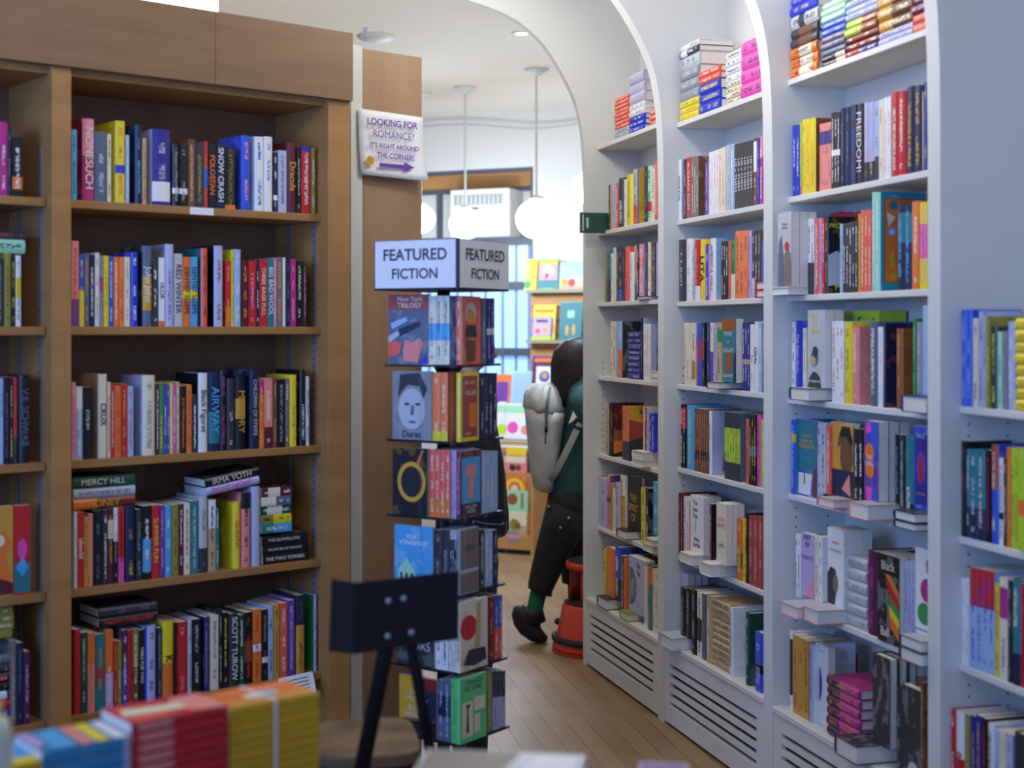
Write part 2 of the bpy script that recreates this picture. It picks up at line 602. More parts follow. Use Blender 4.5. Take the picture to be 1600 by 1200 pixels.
def book_cover_mat():
    """one printed-cover material; every book carries its own colours as properties"""
    m = bpy.data.materials.new('printed_cover')
    m.use_nodes = True
    nt = m.node_tree
    N, L = nt.nodes.new, nt.links.new
    b = nt.nodes['Principled BSDF']
    b.inputs['Roughness'].default_value = .38

    def attr(name):
        a = N('ShaderNodeAttribute')
        a.attribute_type = 'OBJECT'
        a.attribute_name = name
        return a

    def mth(op, a, b_=None, c=None):
        n = N('ShaderNodeMath')
        n.operation = op
        for i, v in enumerate((a, b_, c)):
            if v is None:
                continue
            if isinstance(v, (int, float)):
                n.inputs[i].default_value = v
            else:
                L(v, n.inputs[i])
        return n.outputs[0]

    def mix(f, a, b_):
        n = N('ShaderNodeMix')
        n.data_type = 'RGBA'
        L(f, n.inputs[0])
        L(a, n.inputs[6])
        L(b_, n.inputs[7])
        return n.outputs[2]

    uv = N('ShaderNodeUVMap')
    sp = N('ShaderNodeSeparateXYZ')
    L(uv.outputs[0], sp.inputs[0])
    U, V = sp.outputs[0], sp.outputs[1]
    band = N('ShaderNodeSeparateXYZ')
    L(attr('band').outputs['Vector'], band.inputs[0])
    seed = band.outputs[2]
    marks = N('ShaderNodeSeparateXYZ')
    L(attr('marks').outputs['Vector'], marks.inputs[0])
    spine = mth('LESS_THAN', U, 1.5)
    side = mth('MULTIPLY', mth('GREATER_THAN', U, 1.5), mth('LESS_THAN', U, 4.5))
    c = mix(side, attr('paint').outputs['Color'], attr('side_paint').outputs['Color'])
    inb = mth('MULTIPLY', mth('MULTIPLY', mth('GREATER_THAN', V, band.outputs[0]), mth('LESS_THAN', V, band.outputs[1])), spine)
    c = mix(inb, c, attr('band_paint').outputs['Color'])
    eu = mth('MULTIPLY', mth('GREATER_THAN', mth('ABSOLUTE', mth('SUBTRACT', U, .5)), marks.outputs[2]), spine)
    c = mix(eu, c, attr('edge_paint').outputs['Color'])
    # illegible lettering along the spine
    nv = N('ShaderNodeCombineXYZ')
    L(mth('FLOOR', mth('MULTIPLY', V, marks.outputs[1])), nv.inputs[0])
    L(mth('FLOOR', mth('MULTIPLY', U, 9)), nv.inputs[1])
    L(seed, nv.inputs[2])
    wn = N('ShaderNodeTexWhiteNoise')
    wn.noise_dimensions = '3D'
    L(nv.outputs[0], wn.inputs['Vector'])
    wv = N('ShaderNodeCombineXYZ')
    L(mth('FLOOR', mth('MULTIPLY', V, 7.3)), wv.inputs[0])
    L(mth('ADD', seed, 17.3), wv.inputs[2])
    wn2 = N('ShaderNodeTexWhiteNoise')
    wn2.noise_dimensions = '3D'
    L(wv.outputs[0], wn2.inputs['Vector'])
    t = mth('MULTIPLY', mth('GREATER_THAN', wn.outputs[0], .38), mth('GREATER_THAN', wn2.outputs[0], .3))
    t = mth('MULTIPLY', t, mth('LESS_THAN', mth('ABSOLUTE', mth('SUBTRACT', U, .5)), .18))
    t = mth('MULTIPLY', t, mth('MULTIPLY', mth('GREATER_THAN', V, .08), mth('LESS_THAN', V, .92)))
    t = mth('MULTIPLY', mth('MULTIPLY', mth('MULTIPLY', t, spine), marks.outputs[0]), .85)
    c = mix(t, c, attr('ink').outputs['Color'])
    # a loose printed picture on the boards
    ob = N('ShaderNodeCombineXYZ')
    L(mth('MULTIPLY', U, 3.2), ob.inputs[0])
    L(mth('MULTIPLY', V, 4.5), ob.inputs[1])
    L(seed, ob.inputs[2])
    nz = N('ShaderNodeTexNoise')
    nz.inputs['Scale'].default_value = 1
    nz.inputs['Detail'].default_value = 2
    L(ob.outputs[0], nz.inputs['Vector'])
    pic = mth('MULTIPLY', mth('MULTIPLY', mth('GREATER_THAN', nz.outputs['Fac'], .57), side), .16)
    c = mix(pic, c, attr('ink').outputs['Color'])
    L(c, b.inputs['Base Color'])
    return m


M_COVER = book_cover_mat()
M_PAGES = M_GLASSY
M_INK = {}


def ink(c):
    if c not in M_INK:
        M_INK[c] = mat('ink_' + c, PAL[c], .5)
    return M_INK[c]


def book_bm(T, D, H, hard):
    """local axes: x across the spine, y from spine to fore edge, z up the spine; origin under the middle of the spine"""
    bt = .0026 if hard else .0006
    r = min(.004, T * .2) if hard else .0008
    h = T / 2
    sp = 4
    outer = []
    for i in range(sp + 1):                      # the spine, bowed a little on hardcovers
        t = i / sp
        outer.append((-h + T * t, (-min(.0035, T * .09) if hard else -.0004) * math.sin(math.pi * t) + (r if i in (0, sp) else r * .15)))
    k = len(outer)
    bm = bmesh.new()
    uvl = bm.loops.layers.uv.new('UVMap')
    pts = [(-h, D)] + outer + [(h, D), (h - bt, D), (h - bt, r + bt), (-h + bt, r + bt), (-h + bt, D)]
    lo = [bm.verts.new((x, y, 0)) for x, y in pts]
    hi = [bm.verts.new((x, y, H)) for x, y in pts]
    n = len(pts)
    for i in range(n):
        j = (i + 1) % n
        f = bm.faces.new((lo[i], lo[j], hi[j], hi[i]))
        for lp in f.loops:
            v = lp.vert.co
            if 1 <= i < k:
                u = v.x / T + .5
            elif i == 0:
                u = 3.0 + (1 - min(1, max(0, v.y / D)))
            elif i == k:
                u = 2.0 + min(1, max(0, v.y / D))
            else:
                u = 6
            lp[uvl].uv = (min(u, 1.0) if 1 <= i < k else u, v.z / H)
    for ring in (lo, hi[::-1]):
        f = bm.faces.new(ring)
        for lp in f.loops:
            lp[uvl].uv = (6, .5)
    return bm, bt


def ordinal(n):
    ones = ['', 'first', 'second', 'third', 'fourth', 'fifth', 'sixth', 'seventh', 'eighth', 'ninth', 'tenth', 'eleventh', 'twelfth', 'thirteenth', 'fourteenth', 'fifteenth', 'sixteenth', 'seventeenth', 'eighteenth', 'nineteenth']
    if n < 20:
        return ones[n]
    t = {2: 'twent', 3: 'thirt', 4: 'fort', 5: 'fift', 6: 'sixt'}[n // 10]
    return t + 'ieth' if n % 10 == 0 else t + 'y-' + ones[n % 10]


SEED = random.Random(5)


def make_book(name, M, T, D, H, color, ink_c='white', hard=False, side=None, band=None, edge=None, title=None, ttl_c=None, marks=1.0, cat='book'):
    """M: local -> world matrix (rigid). The cover is the thing, its pages a part."""
    if hard and T < .009:
        hard = False
    bm, bt = book_bm(T, D, H, hard)
    me = bpy.data.meshes.new(name)
    bmesh.ops.recalc_face_normals(bm, faces=bm.faces[:])
    bm.to_mesh(me)
    bm.free()
    me.materials.append(M_COVER)
    o = bpy.data.objects.new(name, me)
    o.matrix_world = M
    COL.objects.link(o)
    o['category'] = cat
    o['paint'] = lin(PAL[color])
    o['ink'] = lin(PAL[ink_c])
    o['side_paint'] = lin(PAL[side or color])
    sd = SEED.random() * 90
    if band:
        o['band_paint'] = lin(PAL[band[0]])
        o['band'] = (float(band[1]), float(band[2]), sd)
    else:
        o['band_paint'] = (0.0, 0.0, 0.0)
        o['band'] = (2.0, 3.0, sd)
    o['edge_paint'] = lin(PAL[edge or color])
    o['marks'] = (0.0 if title else marks, float(max(8, int(H / .004))), .34 if edge else 9.0)
    # page block
    ov = .003 if hard else .0
    pm = bmesh.new()
    hh = max(T / 2 - bt - .0001, .001)
    yb = (min(.004, T * .2) if hard else .0008) + bt + .0004
    box(pm, (-hh, yb, ov + .0002), (hh, D - ov - .0006, H - ov - .0002))
    pe = bpy.data.meshes.new('page_block')
    pm.to_mesh(pe)
    pm.free()
    pe.materials.append(M_PAGES)
    p = bpy.data.objects.new('page_block', pe)
    COL.objects.link(p)
    p.parent = o
    if title:
        spine_text(o, title, ttl_c or ink_c, T, H, hard)
    return o


def font(name, body, size, m, parent, M, wmax=None, hmax=None, cw=.60):
    """flat lettering; M places it in the parent's space, reading along +x. cw: letter width per unit size"""
    d = bpy.data.curves.new(name, 'FONT')
    d.body = body
    d.align_x = 'CENTER'
    d.align_y = 'CENTER'
    if wmax:
        longest = max(len(t) for t in body.split('\n'))
        size = min(size, wmax / (cw * max(longest, 1)))
    d.size = size
    d.space_line = .95
    d.offset = 0 if 'M' in body else d.size * (.022 if name == 'sign_lettering' else .009)
    d.materials.append(m)
    o = bpy.data.objects.new(name, d)
    COL.objects.link(o)
    o.parent = parent
    o.matrix_basis = M
    return o


def spine_text(o, title, c, T, H, hard, z0=.12, z1=.92):
    # reads from top to bottom: letter x -> -z, letter y -> +x, facing -y
    M = Matrix(((0, 1, 0, 0), (0, 0, -1, -(min(.0035, T * .09) + .0007 if hard else .0012)), (-1, 0, 0, H * (z0 + z1) / 2), (0, 0, 0, 1)))
    f = font('spine_title', title, T * .95, ink(c), o, M, H * (z1 - z0))
    return f


def axes(ax, ay, az, p):
    m = Matrix.Identity(4)
    for i, a in enumerate((ax, ay, az)):
        a = Vector(a)
        m[0][i], m[1][i], m[2][i] = a.x, a.y, a.z
    m[0][3], m[1][3], m[2][3] = p.x, p.y, p.z
    return m


ART = {}


def cover_art(o, T, D, H, shapes, face=1):
    """printed shapes on the front board (local +x); coordinates are fractions of the cover, left to right and bottom to top"""
    bm = bmesh.new()
    mats, idx = [], {}
    x = T / 2
    for q, sh in enumerate(shapes):
        if sh[0] == 'text':
            continue
        kind, col = sh[0], sh[1]
        if col not in idx:
            idx[col] = len(mats)
            mats.append(ink(col))
        lift = x + .0005 + .0003 * q
        if kind == 'rect':
            a, b_, c, d = sh[2:6]
            pts = [(a, b_), (c, b_), (c, d), (a, d)]
        elif kind == 'disc':
            cx, cy, rx = sh[2:5]
            ry = sh[5] if len(sh) > 5 else rx * D / H
            pts = [(cx + rx * math.cos(i * math.pi / 12), cy + ry * math.sin(i * math.pi / 12)) for i in range(24)]
        else:
            pts = sh[2]
        f = bm.faces.new([bm.verts.new((lift, D * u, H * v)) for u, v in pts])
        f.material_index = idx[col]
    if mats:
        me = bpy.data.meshes.new('cover_print')
        bm.normal_update()
        bm.to_mesh(me)
        for m in mats:
            me.materials.append(m)
        a = bpy.data.objects.new('cover_print', me)
        COL.objects.link(a)
        a.parent = o
    bm.free()
    for q, sh in enumerate(shapes):
        if sh[0] != 'text':
            continue
        _, col, body, u, v, wf = sh[:6]
        size = H * (sh[6] if len(sh) > 6 else .12)
        M = Matrix(((0, 0, 1, x + .0006 + .0003 * q), (1, 0, 0, D * u), (0, 1, 0, H * v), (0, 0, 0, 1)))
        font('cover_title', body, size, ink(col), o, M, D * wf)


class Row:
    """one shelf of books. fr: plane of the shelf fronts; crop: (x, y, scale) from the numbers below to photo pixels"""

    def __init__(self, fr, z, off, crop, where, end, kinds=('paperback_book', 'hardcover_book'), group=None, lim=(-99, 99), back=.27):
        self.lim, self.back, self.occ, self.ztop = lim, back - .003, [], 9.0
        self.fr, self.z, self.off, self.crop = fr, z, off, crop
        self.where, self.end, self.kinds = where, end, kinds
        self.group = group or 'books on ' + where
        self.last = -1e9
        self.n_s = self.n_f = self.n_t = self.n_k = 0

    def clash(self, s0, s1, o0, o1, z0, z1):
        e = .0012
        return [b for b in self.occ if b[0] < s1 - e and b[1] > s0 + e and b[2] < o1 - e and b[3] > o0 + e and b[4] < z1 - e and b[5] > z0 + e]

    def fit(self, s0, s1, off, D, z, zt):
        """settle an upright book among what already stands here: on flat books, in front of deeper ones, between boards"""
        if s0 < self.lim[0] + .001:
            s1 += min(self.lim[0] + .001 - s0, .03)
        s0, s1 = max(s0, self.lim[0] + .001), min(s1, self.lim[1] - .001)
        D = min(D, self.back - off)
        for _ in range(6):
            c = self.clash(s0, s1, off, off + D, z, zt)
            if not c:
                break
            b = c[0]
            if b[6] == 'T':
                z = b[5] + .0006
            elif b[2] > off + .028:
                D = b[2] - off - .001
            elif b[0] <= s0 + .004 and s1 - b[1] > .006:
                s0 = b[1] + .0004
            elif b[1] >= s1 - .004 and b[0] - s0 > .006:
                s1 = b[0] - .0004
            else:
                off = b[3] + .001
                D = min(D, self.back - off)
            if D < .02:
                return None
        if s1 - s0 < .004 or zt - z < .07 or self.clash(s0, s1, off, off + D, z, zt):
            return None
        self.occ.append((s0, s1, off, off + D, z, zt, 'S'))
        return s0, s1, off, D, z

    def px(self, x, y=None):
        X = self.crop[0] + x * self.crop[2]
        return X if y is None else (X, self.crop[1] + y * self.crop[2])

    def add(self, text):
        for line in text.strip().split('\n'):
            line = line.strip()
            if line:
                self.entry(line)

    def lab(self, o, s):
        w_ = s.split()
        o['label'] = ' '.join(w_[:16])
        o['group'] = self.group

    def entry(self, line):
        tk = line.split()
        mode = tk[0] if tk[0] in ('F', 'T', 'K') else 'S'
        if mode != 'S':
            tk = tk[1:]
        nums, opts = [], {}
        cols = []
        for t in tk:
            if '=' in t:
                k, v = t.split('=', 1)
                opts[k] = v
            elif t in ('h', 'N'):
                opts[t] = True
            elif t[0].isdigit() or t[0] == '-':
                nums.append([float(q) for q in t.split(',')])
            else:
                cols.append(t)
        getattr(self, 'do_' + mode)(nums, cols, opts)

    def common(self, cols, o):
        b = o.get('b')
        if b:
            q = b.split(',')
            b = (q[0], float(q[1]), float(q[2]))
        return dict(color=cols[0], ink_c=o.get('i', 'white'), hard=bool(o.get('h')), side=o.get('s'), band=b, edge=o.get('e'),
                    title=o['t'].replace('_', ' ') if 't' in o else None, marks=float(o.get('m', 1)))

    def say(self, c):
        return SAY.get(c, c)

    def do_S(self, nums, cols, o):
        fr = self.fr
        k = int(o.get('k', 1))
        off = self.off + float(o.get('o', 0)) / 1000
        z = self.z + float(o.get('z', 0)) / 1000 + .0005
        x0, x1 = nums[0][0], nums[1][0]
        ys = nums[2]
        free = bool(o.get('free'))
        for i in range(k):
            a = x0 + (x1 - x0) * i / k
            b = x0 + (x1 - x0) * (i + 1) / k
            ty = (i + .5) / k
            y = ys[0] + (ys[-1] - ys[0]) * ty
            s0 = fr.hit(*self.px(a, y), off)[0]
            s1 = fr.hit(*self.px(b, y), off)[0]
            if not free:
                s0 = max(s0, self.last + .0004)
            s1 = max(s1, s0 + .006)
            zt = fr.hit(*self.px((a + b) / 2, y), off)[1]
            c = self.common(cols, o)
            zt = min(z + max(.10, min(zt - z, .34)), self.ztop)
            D = float(o['d']) / 1000 if 'd' in o else (.152 if c['hard'] else min(.14, (zt - z) * .66))
            ft = self.fit(s0, s1, off, D, z, zt)
            if ft is None:
                continue
            s0, s1, of_, D, z_ = ft
            if not free:
                self.last = s1
            T = s1 - s0 - .0004
            H = zt - z_
            M = axes(fr.r, fr.n, UP, fr.P((s0 + s1) / 2, of_, z_))
            self.n_s += 1
            bk = make_book(self.kinds[1 if c['hard'] else 0], M, T, D, H, **c)
            if 'a' in o and i == k - 1:
                cover_art(bk, T, D, H, ART[o['a']])
            tt = ''
            if c['title'] and not o.get('N') and k == 1:
                tt = ' ' + c['title'].upper()
            kind = 'hardcover' if c['hard'] else 'paperback'
            self.lab(bk, f"{self.say(c['color'])} {kind}{tt if len(tt.split()) < 3 else ''}, {ordinal(self.n_s)} {self.end}, {self.where}")

    def do_F(self, nums, cols, o):
        """face out: x0 x1 ytop; k copies one behind another"""
        fr = self.fr
        off = self.off + float(o.get('o', -10)) / 1000
        z = self.z + float(o.get('z', 0)) / 1000 + .0005
        s0, zt = fr.hit(*self.px(nums[0][0], nums[2][0]), off)
        s1, zt1 = fr.hit(*self.px(nums[1][0], nums[2][0]), off)
        zt = min((zt + zt1) / 2, self.ztop)
        s0, s1 = max(s0, self.lim[0] + .001), min(s1, self.lim[1] - .001)
        for b in self.clash(s0, s1, off, off + .02, z, zt):
            if b[6] == 'T':
                z = max(z, b[5] + .0006)
        H = zt - z
        Dp = s1 - s0
        T = float(o.get('T', 24)) / 1000
        k = int(o.get('k', 1))
        c = self.common(cols, o)
        lean = math.radians(float(o.get('lean', 0)))
        for i in range(k):
            if i and off + T * (i + 1) + .0007 * i > self.back:
                break
            if i and self.clash(s0, s1, off + T * i, off + T * (i + 1) + .0007 * i, z, zt):
                break
            self.occ.append((s0, s1, off + T * i, off + T * (i + 1) + .0007 * i, z, zt, 'F'))
            if i == 0:
                self.n_f += 1
            # front board (+x local) faces the viewer: x -> -n, y -> r
            ax, ay, az = -fr.n, fr.r, UP
            if lean:
                az = (UP * math.cos(lean) + fr.n * math.sin(lean))
                ax = ay.cross(az)
            p = fr.P(s0, off + T * (i + .5) + (.0007 * i), z)
            M = axes(ax, ay, az, p)
            bk = make_book(self.kinds[1 if c['hard'] else 0], M, T - .0005, Dp, H, **c)
            if 'a' in o and i == 0:
                cover_art(bk, T - .0005, Dp, H, ART[o['a']])
            nm = o.get('n', '').replace('_', ' ')
            if i == 0:
                self.lab(bk, f"{self.say(c['color'])} face-out book{' ' + nm if nm else ''}, {ordinal(self.n_f)} such, {self.where}")
            else:
                self.lab(bk, f"{ordinal(i)} copy behind {self.say(c['color'])} face-out book {ordinal(self.n_f)}, {self.where}")

    def do_T(self, nums, cols, o):
        """lying flat, pages outward, spine to the viewer's left: x0 x1 ytop ybottom of the end that faces out"""
        fr = self.fr
        off = float(o.get('at', 20)) / 1000
        s0, za = fr.hit(*self.px(nums[0][0], nums[2][0]), off)
        s1, zb = fr.hit(*self.px(nums[0][0], nums[3][0]), off)
        s1 = fr.hit(*self.px(nums[1][0], nums[2][0]), off)[0]
        s0, s1 = max(s0, self.lim[0] + .002), min(s1, self.lim[1] - .002)
        T = max(.012, za - zb)
        for b in self.clash(s0, s1, off, off + .2, self.z + .0005, self.z + .01):
            if b[6] == 'T' and 'z' not in o:
                s0 = max(s0, b[1] + .001)
        z = self.z + .0004
        if 'z' in o:
            for b in self.clash(s0, s1, off, off + .2, self.z, self.z + .12):
                if b[6] == 'T':
                    z = max(z, b[5] + .0006)
        c = self.common(cols, o)
        c['hard'] = True
        if c['side']:
            c['color'], c['side'] = c['side'], 'silver'
        elif c['color'] in ('salmon', 'pink', 'lightblue'):
            c['side'] = 'silver'
        self.n_t += 1
        k = int(o.get('k', 1))
        L = min(.205, self.back - off)
        for i in range(k):
            self.occ.append((s0, s1, off, off + L, z + T * i, z + T * (i + 1), 'T'))
            M = axes(UP, fr.r, fr.n, fr.P(s0, off, z + T * (i + .5)))
            bk = make_book(self.kinds[1], M, T - .0006, s1 - s0, L, **c)
            self.lab(bk, f"{self.say(c['color'])} hardcover lying flat pages outward, {ordinal(self.n_t + i)} such, {self.where}")
        self.n_t += k - 1
        self.flat = z + T * k - self.z

    def do_K(self, nums, cols, o):
        """stack lying flat, spines outward: x0 x1 then colour*count:thickness(px) from the bottom up"""
        fr = self.fr
        off = self.off + float(o.get('o', 0)) / 1000
        x0, x1 = nums[0][0], nums[1][0]
        s0 = fr.hit(self.px(x0), HORIZON, off)[0]
        s1 = fr.hit(self.px(x1), HORIZON, off)[0]
        s0, s1 = max(s0, self.lim[0] + .006), min(s1, self.lim[1] - .006)
        if 'zy' in o:
            q = [float(v) for v in o['zy'].split(',')]
            z = fr.hit(*self.px(q[0], q[1]), off)[1]
        else:
            z = self.z + float(o.get('z', 0)) / 1000 + .0004
        mpp = self.crop[2] * fr.depth(self.px(x0), off) / FPX
        tilt = math.radians(float(o.get('tilt', 0)))
        self.n_k += 1
        n = 0
        rng = random.Random(int(x0 * 7 + x1))
        for cdef in o['c'].split('/'):
            # colour[*n]:thick[,ink,bandcolour,lo,hi]
            head, rest = cdef.split(':')
            cname, cnt = (head.split('*') + ['1'])[:2]
            q = rest.split(',')
            T = float(q[0]) * mpp
            for i in range(int(cnt)):
                n += 1
                jit = rng.uniform(-.0035, .0035)
                L = s1 - s0
                band = (q[2], float(q[3]), float(q[4])) if len(q) > 4 else None
                ax, az = UP, -fr.r
                if tilt:
                    ax = UP * math.cos(tilt) - fr.r * math.sin(tilt)
                    az = -(fr.r * math.cos(tilt) + UP * math.sin(tilt))
                p = fr.P(s1 + jit if not tilt else s1, off + rng.uniform(0, .006), 0)
                if tilt:
                    base = fr.P(s0, off, z) - az * L
                    p = base
                    p = p + ax * (T * .5)
                else:
                    p.z = z + T / 2
                M = axes(ax, fr.n, az, p)
                ttl = None
                if 't' in o:
                    tl = o['t'].split('/')
                    ttl = tl[min(n - 1, len(tl) - 1)].replace('_', ' ') or None
                bk = make_book(self.kinds[1], M, T - .0004, float(o.get('d', 150)) / 1000, L, cname, ink_c=q[1] if len(q) > 1 else 'white', hard=not o.get('p'), band=band, title=ttl)
                if 'zy' not in o:
                    self.occ.append((s0 - .004, s1 + .004, off, off + .158, z, z + T, 'K'))
                self.lab(bk, f"{self.say(cname)} book, {ordinal(n)} up in {ordinal(self.n_k)} stack, {self.where}")
                z += T * (1 if not tilt else 1 / math.cos(tilt))

# ---------------------------------------------------------------- novels in the wooden bookcase (numbers are photo measurements)
W1, W2, W3, W4 = (0, 0, .3375), (0, 340, .3375), (0, 700, .3375), (0, 900, .3375)
NOVEL = ('paperback_novel', 'hardcover_novel')
OFFW = REC + .012


def wood_row(k, crop, bay='wide'):
    return Row(WOOD, WZ[k], OFFW, crop, f"{['top', 'second', 'third', 'fourth', 'fifth'][k]} shelf, {bay} wooden bay", 'from upright', NOVEL, None, (S_M0, S_M1 - .006) if bay == 'wide' else (S_L0, S_L1 - .006), DEPTH)


wood_row(0, W1).add('''
333 356 600 skyblue i=navy
383 437 550 pink h i=cream t=NONESUCH s=crimson b=magenta,0,.55
440 495 610 slate h i=lavender
498 515 620 cream i=black
535 580 560 yellow h i=orange b=royal,.36,.46
583 599 625 lightblue
628 657 577 navy h i=skyblue
660 678 640 tan i=brown
706 790 600 indigo h i=white b=white,.05,.31 m=.5 s=lavender
800 831 665 black h i=grey b=white,.2,.29
832 868 668 black i=grey b=white,.2,.29
872 903 645 brown i=tan
905 944 660 charcoal i=olive
945 962 655 red i=green b=blue,.3,.6
965 1000 668 black i=orange t=POLOSTAN b=darkred,.35,.5
1003 1040 665 navy i=white t=SNOW_CRASH
1042 1090 683 black i=olive t=CRYPTONOMICON b=orange,0,.07
1119 1160 628 blue h i=pink
1180 1221 633 white h i=royal m=1
1223 1263 633 white h i=blue
1266 1285 705 navy b=white,.2,.28
1289 1327 697 lavender i=slate
1332 1372 660 maroon h i=gold t=Dracula N
1375 1392 680 black i=mint
1396 1440 682 red i=white b=royal,.94,1
1442 1460 685 olive
''')
wood_row(1, W2).add('''
332 365 108 salmon i=red b=purple,0,.32
367 390 170 blue i=yellow b=yellow,0,.5
391 413 165 slate i=gold
415 438 172 navy i=white
440 460 163 white i=grey
462 478 175 grey i=purple b=magenta,.5,.7
480 503 177 yellow i=olive
505 524 178 blue i=white
526 550 182 orange i=cream
552 574 182 tangerine i=red
576 602 182 cream i=grey
607 640 160 royal h i=white
662 704 130 slate h i=white t=John_John N b=gold,.2,.62 s=charcoal
706 733 185 charcoal i=white
735 763 185 white i=black t=HLOR b=orange,0,.08
766 805 123 lavender h i=slate s=grey
807 845 167 silver i=maroon t=RED_WINTER
847 880 182 orange i=black b=yellow,.4,.52 t=DENTIST_SLEEPS
882 915 182 skyblue i=black b=yellow,.4,.52 t=DENTIST_SLEEPS
932 962 142 coral h i=darkred s=teal
992 1033 130 lavender h i=brown s=black
1045 1070 200 red i=gold b=orange,0,.3
1071 1082 150 yellow i=olive
1084 1117 147 lightblue h i=white
1121 1150 200 maroon i=gold
1152 1185 200 red i=pink b=crimson,.3,.6
1187 1200 195 navy
1202 1237 193 red i=cream t=THREE_BAGS_FULL
1239 1268 190 teal i=white t=BIG_BAD_WOOL
1269 1280 188 pink
1282 1309 183 taupe i=gold
1310 1322 185 white
1324 1343 195 navy i=green
1345 1370 193 magenta i=pink
1372 1402 200 black i=cream
1404 1420 205 charcoal i=pink
''')
wood_row(2, W2).add('''
333 351 762 pink i=red
353 382 785 lightblue b=white,.7,1 i=white
385 428 785 black i=silver
456 496 725 cream h i=navy t=CRUX s=tan b=cream,0,.1
499 512 760 cream i=black
514 530 775 red i=white
532 560 780 orange i=red
562 590 770 red i=gold
592 618 780 lightblue i=red
660 719 730 cream h i=grey s=lavender
723 737 770 maroon
739 757 768 green i=yellow
759 772 768 purple
774 785 775 blue
787 800 765 yellow
802 815 770 hotpink
817 832 760 tan i=white
836 862 780 black i=orange
864 888 773 orange i=red
891 914 820 charcoal i=white
919 962 720 white h i=black t=Black_Figures s=black
966 1020 715 navy h i=skyblue t=AIRWAY b=teal,.1,.5
1022 1048 708 black h i=magenta
1052 1088 745 charcoal h i=silver
1092 1138 735 black h i=gold b=mustard,.42,.7 t=MEMORY
1158 1200 703 navy h i=silver t=CHILDREN_OF_STRIFE
1202 1222 755 orange i=yellow b=magenta,.8,1
1224 1262 745 salmon i=cream b=maroon,0,.3
1264 1283 742 brown i=tan
1285 1320 748 black i=grey
1322 1338 745 taupe
1342 1375 728 yellow h i=olive
1390 1416 705 black h i=white
1418 1432 735 white i=black
''')
r = wood_row(3, W3)
r.add('''
343 357 295 white i=grey
358 390 297 red i=white t=idlewild
391 408 320 gold i=brown
409 430 305 salmon i=gold
433 474 290 black i=slate
477 500 285 charcoal i=white
501 524 280 maroon i=gold b=cream,.6,.85
526 546 275 black i=grey b=white,.55,1
548 575 275 red i=black b=hotpink,0,.33
583 628 265 navy h i=gold
631 656 285 charcoal i=grey
661 700 268 black i=white b=skyblue,.1,.55
704 738 265 red i=yellow t=SUMMER_FUN
741 763 265 purple i=pink
765 794 268 skyblue i=cream
797 826 262 olive i=brown
829 850 260 maroon i=white
852 880 255 cream i=crimson
883 917 245 teal i=silver
922 962 225 silver h i=slate b=charcoal,0,.32
966 999 240 tan i=navy b=white,.6,1
1001 1014 280 teal
1080 1113 250 yellow h i=orange t=QUEENS
1118 1160 205 salmon h i=black b=black,.78,1
1167 1205 178 lavender h i=silver
K 1217 1428 c=black*3:44,white t=THE_TWO_TOWERS/THE_RETURN_OF_THE_KING/THE_SILMARILLION p=1 d=140
K 1212 1352 zy=1215,398 c=teal:42,cream,skyblue,0,.6/olive:42,black,yellow,0,.6/darkgreen:42,white,cream,.3,.8/slate:42,white,cream,.5,1/maroon:42,white,cream,.4,.8 p=1 d=110
K 340 626 zy=340,292 c=darkred:50,gold,orange,.62,1/silver:50,slate/darkgreen:52,cream t=HONEY//MERCY_HILL
K 955 1205 zy=955,224 tilt=8 c=lavender:38,hotpink/black:42,cream t=FIGHT_NIGHT/IRMA_VOTH
''')
wood_row(4, W4).add('''
345 372 248 red i=darkred
375 403 262 darkgreen i=mint
406 440 262 salmon i=orange b=orange,.6,1
444 485 268 teal i=orange b=brick,.4,.55
488 524 250 orange i=cream b=lilac,0,.45
528 544 300 red i=gold
546 563 300 olive i=mint
566 592 250 plum i=white b=purple,0,.5
593 613 250 red i=maroon
615 642 245 brown i=cream b=olive,.5,1
646 668 250 black i=white t=TABLE_FOR_TWO
671 727 230 lavender h i=slate e=royal
730 750 240 charcoal i=grey
753 805 212 yellow h i=black b=orange,0,.46 t=K m=0
809 821 215 black i=red
823 866 212 red i=pink
870 890 203 silver h i=purple s=slate
892 930 200 black i=silver
946 965 190 indigo i=tan s=navy
975 1012 183 cream i=slate
1014 1031 160 black h i=silver
1033 1056 168 black i=yellow
1062 1105 175 charcoal h i=white t=SCOTT_TUROW N
1108 1130 180 darkgreen i=white
1132 1168 168 black i=red b=brown,.3,.6
1171 1210 155 orange i=red b=white,.42,.52
1213 1240 155 black i=grey b=white,.25,.33
1243 1265 140 lightblue i=navy
1268 1293 132 mustard i=brown
1297 1330 125 coral i=cream
1333 1366 112 purple i=lilac
1372 1412 88 mustard h i=brown b=navy,.62,1 s=navy
1455 1486 88 lilac h i=charcoal s=green
K 460 728 zy=460,246 c=black:48,red/charcoal:46,slate
''')
wood_row(0, W1, 'narrow').add('''
-80 -42 600 navy h i=white
-40 -2 590 teal i=cream
0 35 565 magenta i=white
37 52 590 navy i=grey
57 105 635 black i=white b=orange,.12,.33
''')
r = wood_row(1, W2, 'narrow')
r.add('''
-70 -30 180 maroon i=gold
-28 18 190 charcoal i=grey
21 50 165 olive i=brown
53 70 178 black i=yellow
73 97 175 white i=slate b=yellow,.4,.7
K -110 120 zy=0,163 c=mint:66,charcoal/charcoal:36,red
''')
wood_row(2, W2, 'narrow').add('''
-70 -40 745 red i=white
-38 -2 745 navy i=white
0 16 745 lightblue i=navy
18 44 740 black i=purple
46 61 745 black i=yellow
63 80 740 red i=teal b=charcoal,.0,.3
90 137 730 black h i=slate t=V.E._SCHWAB N
''')
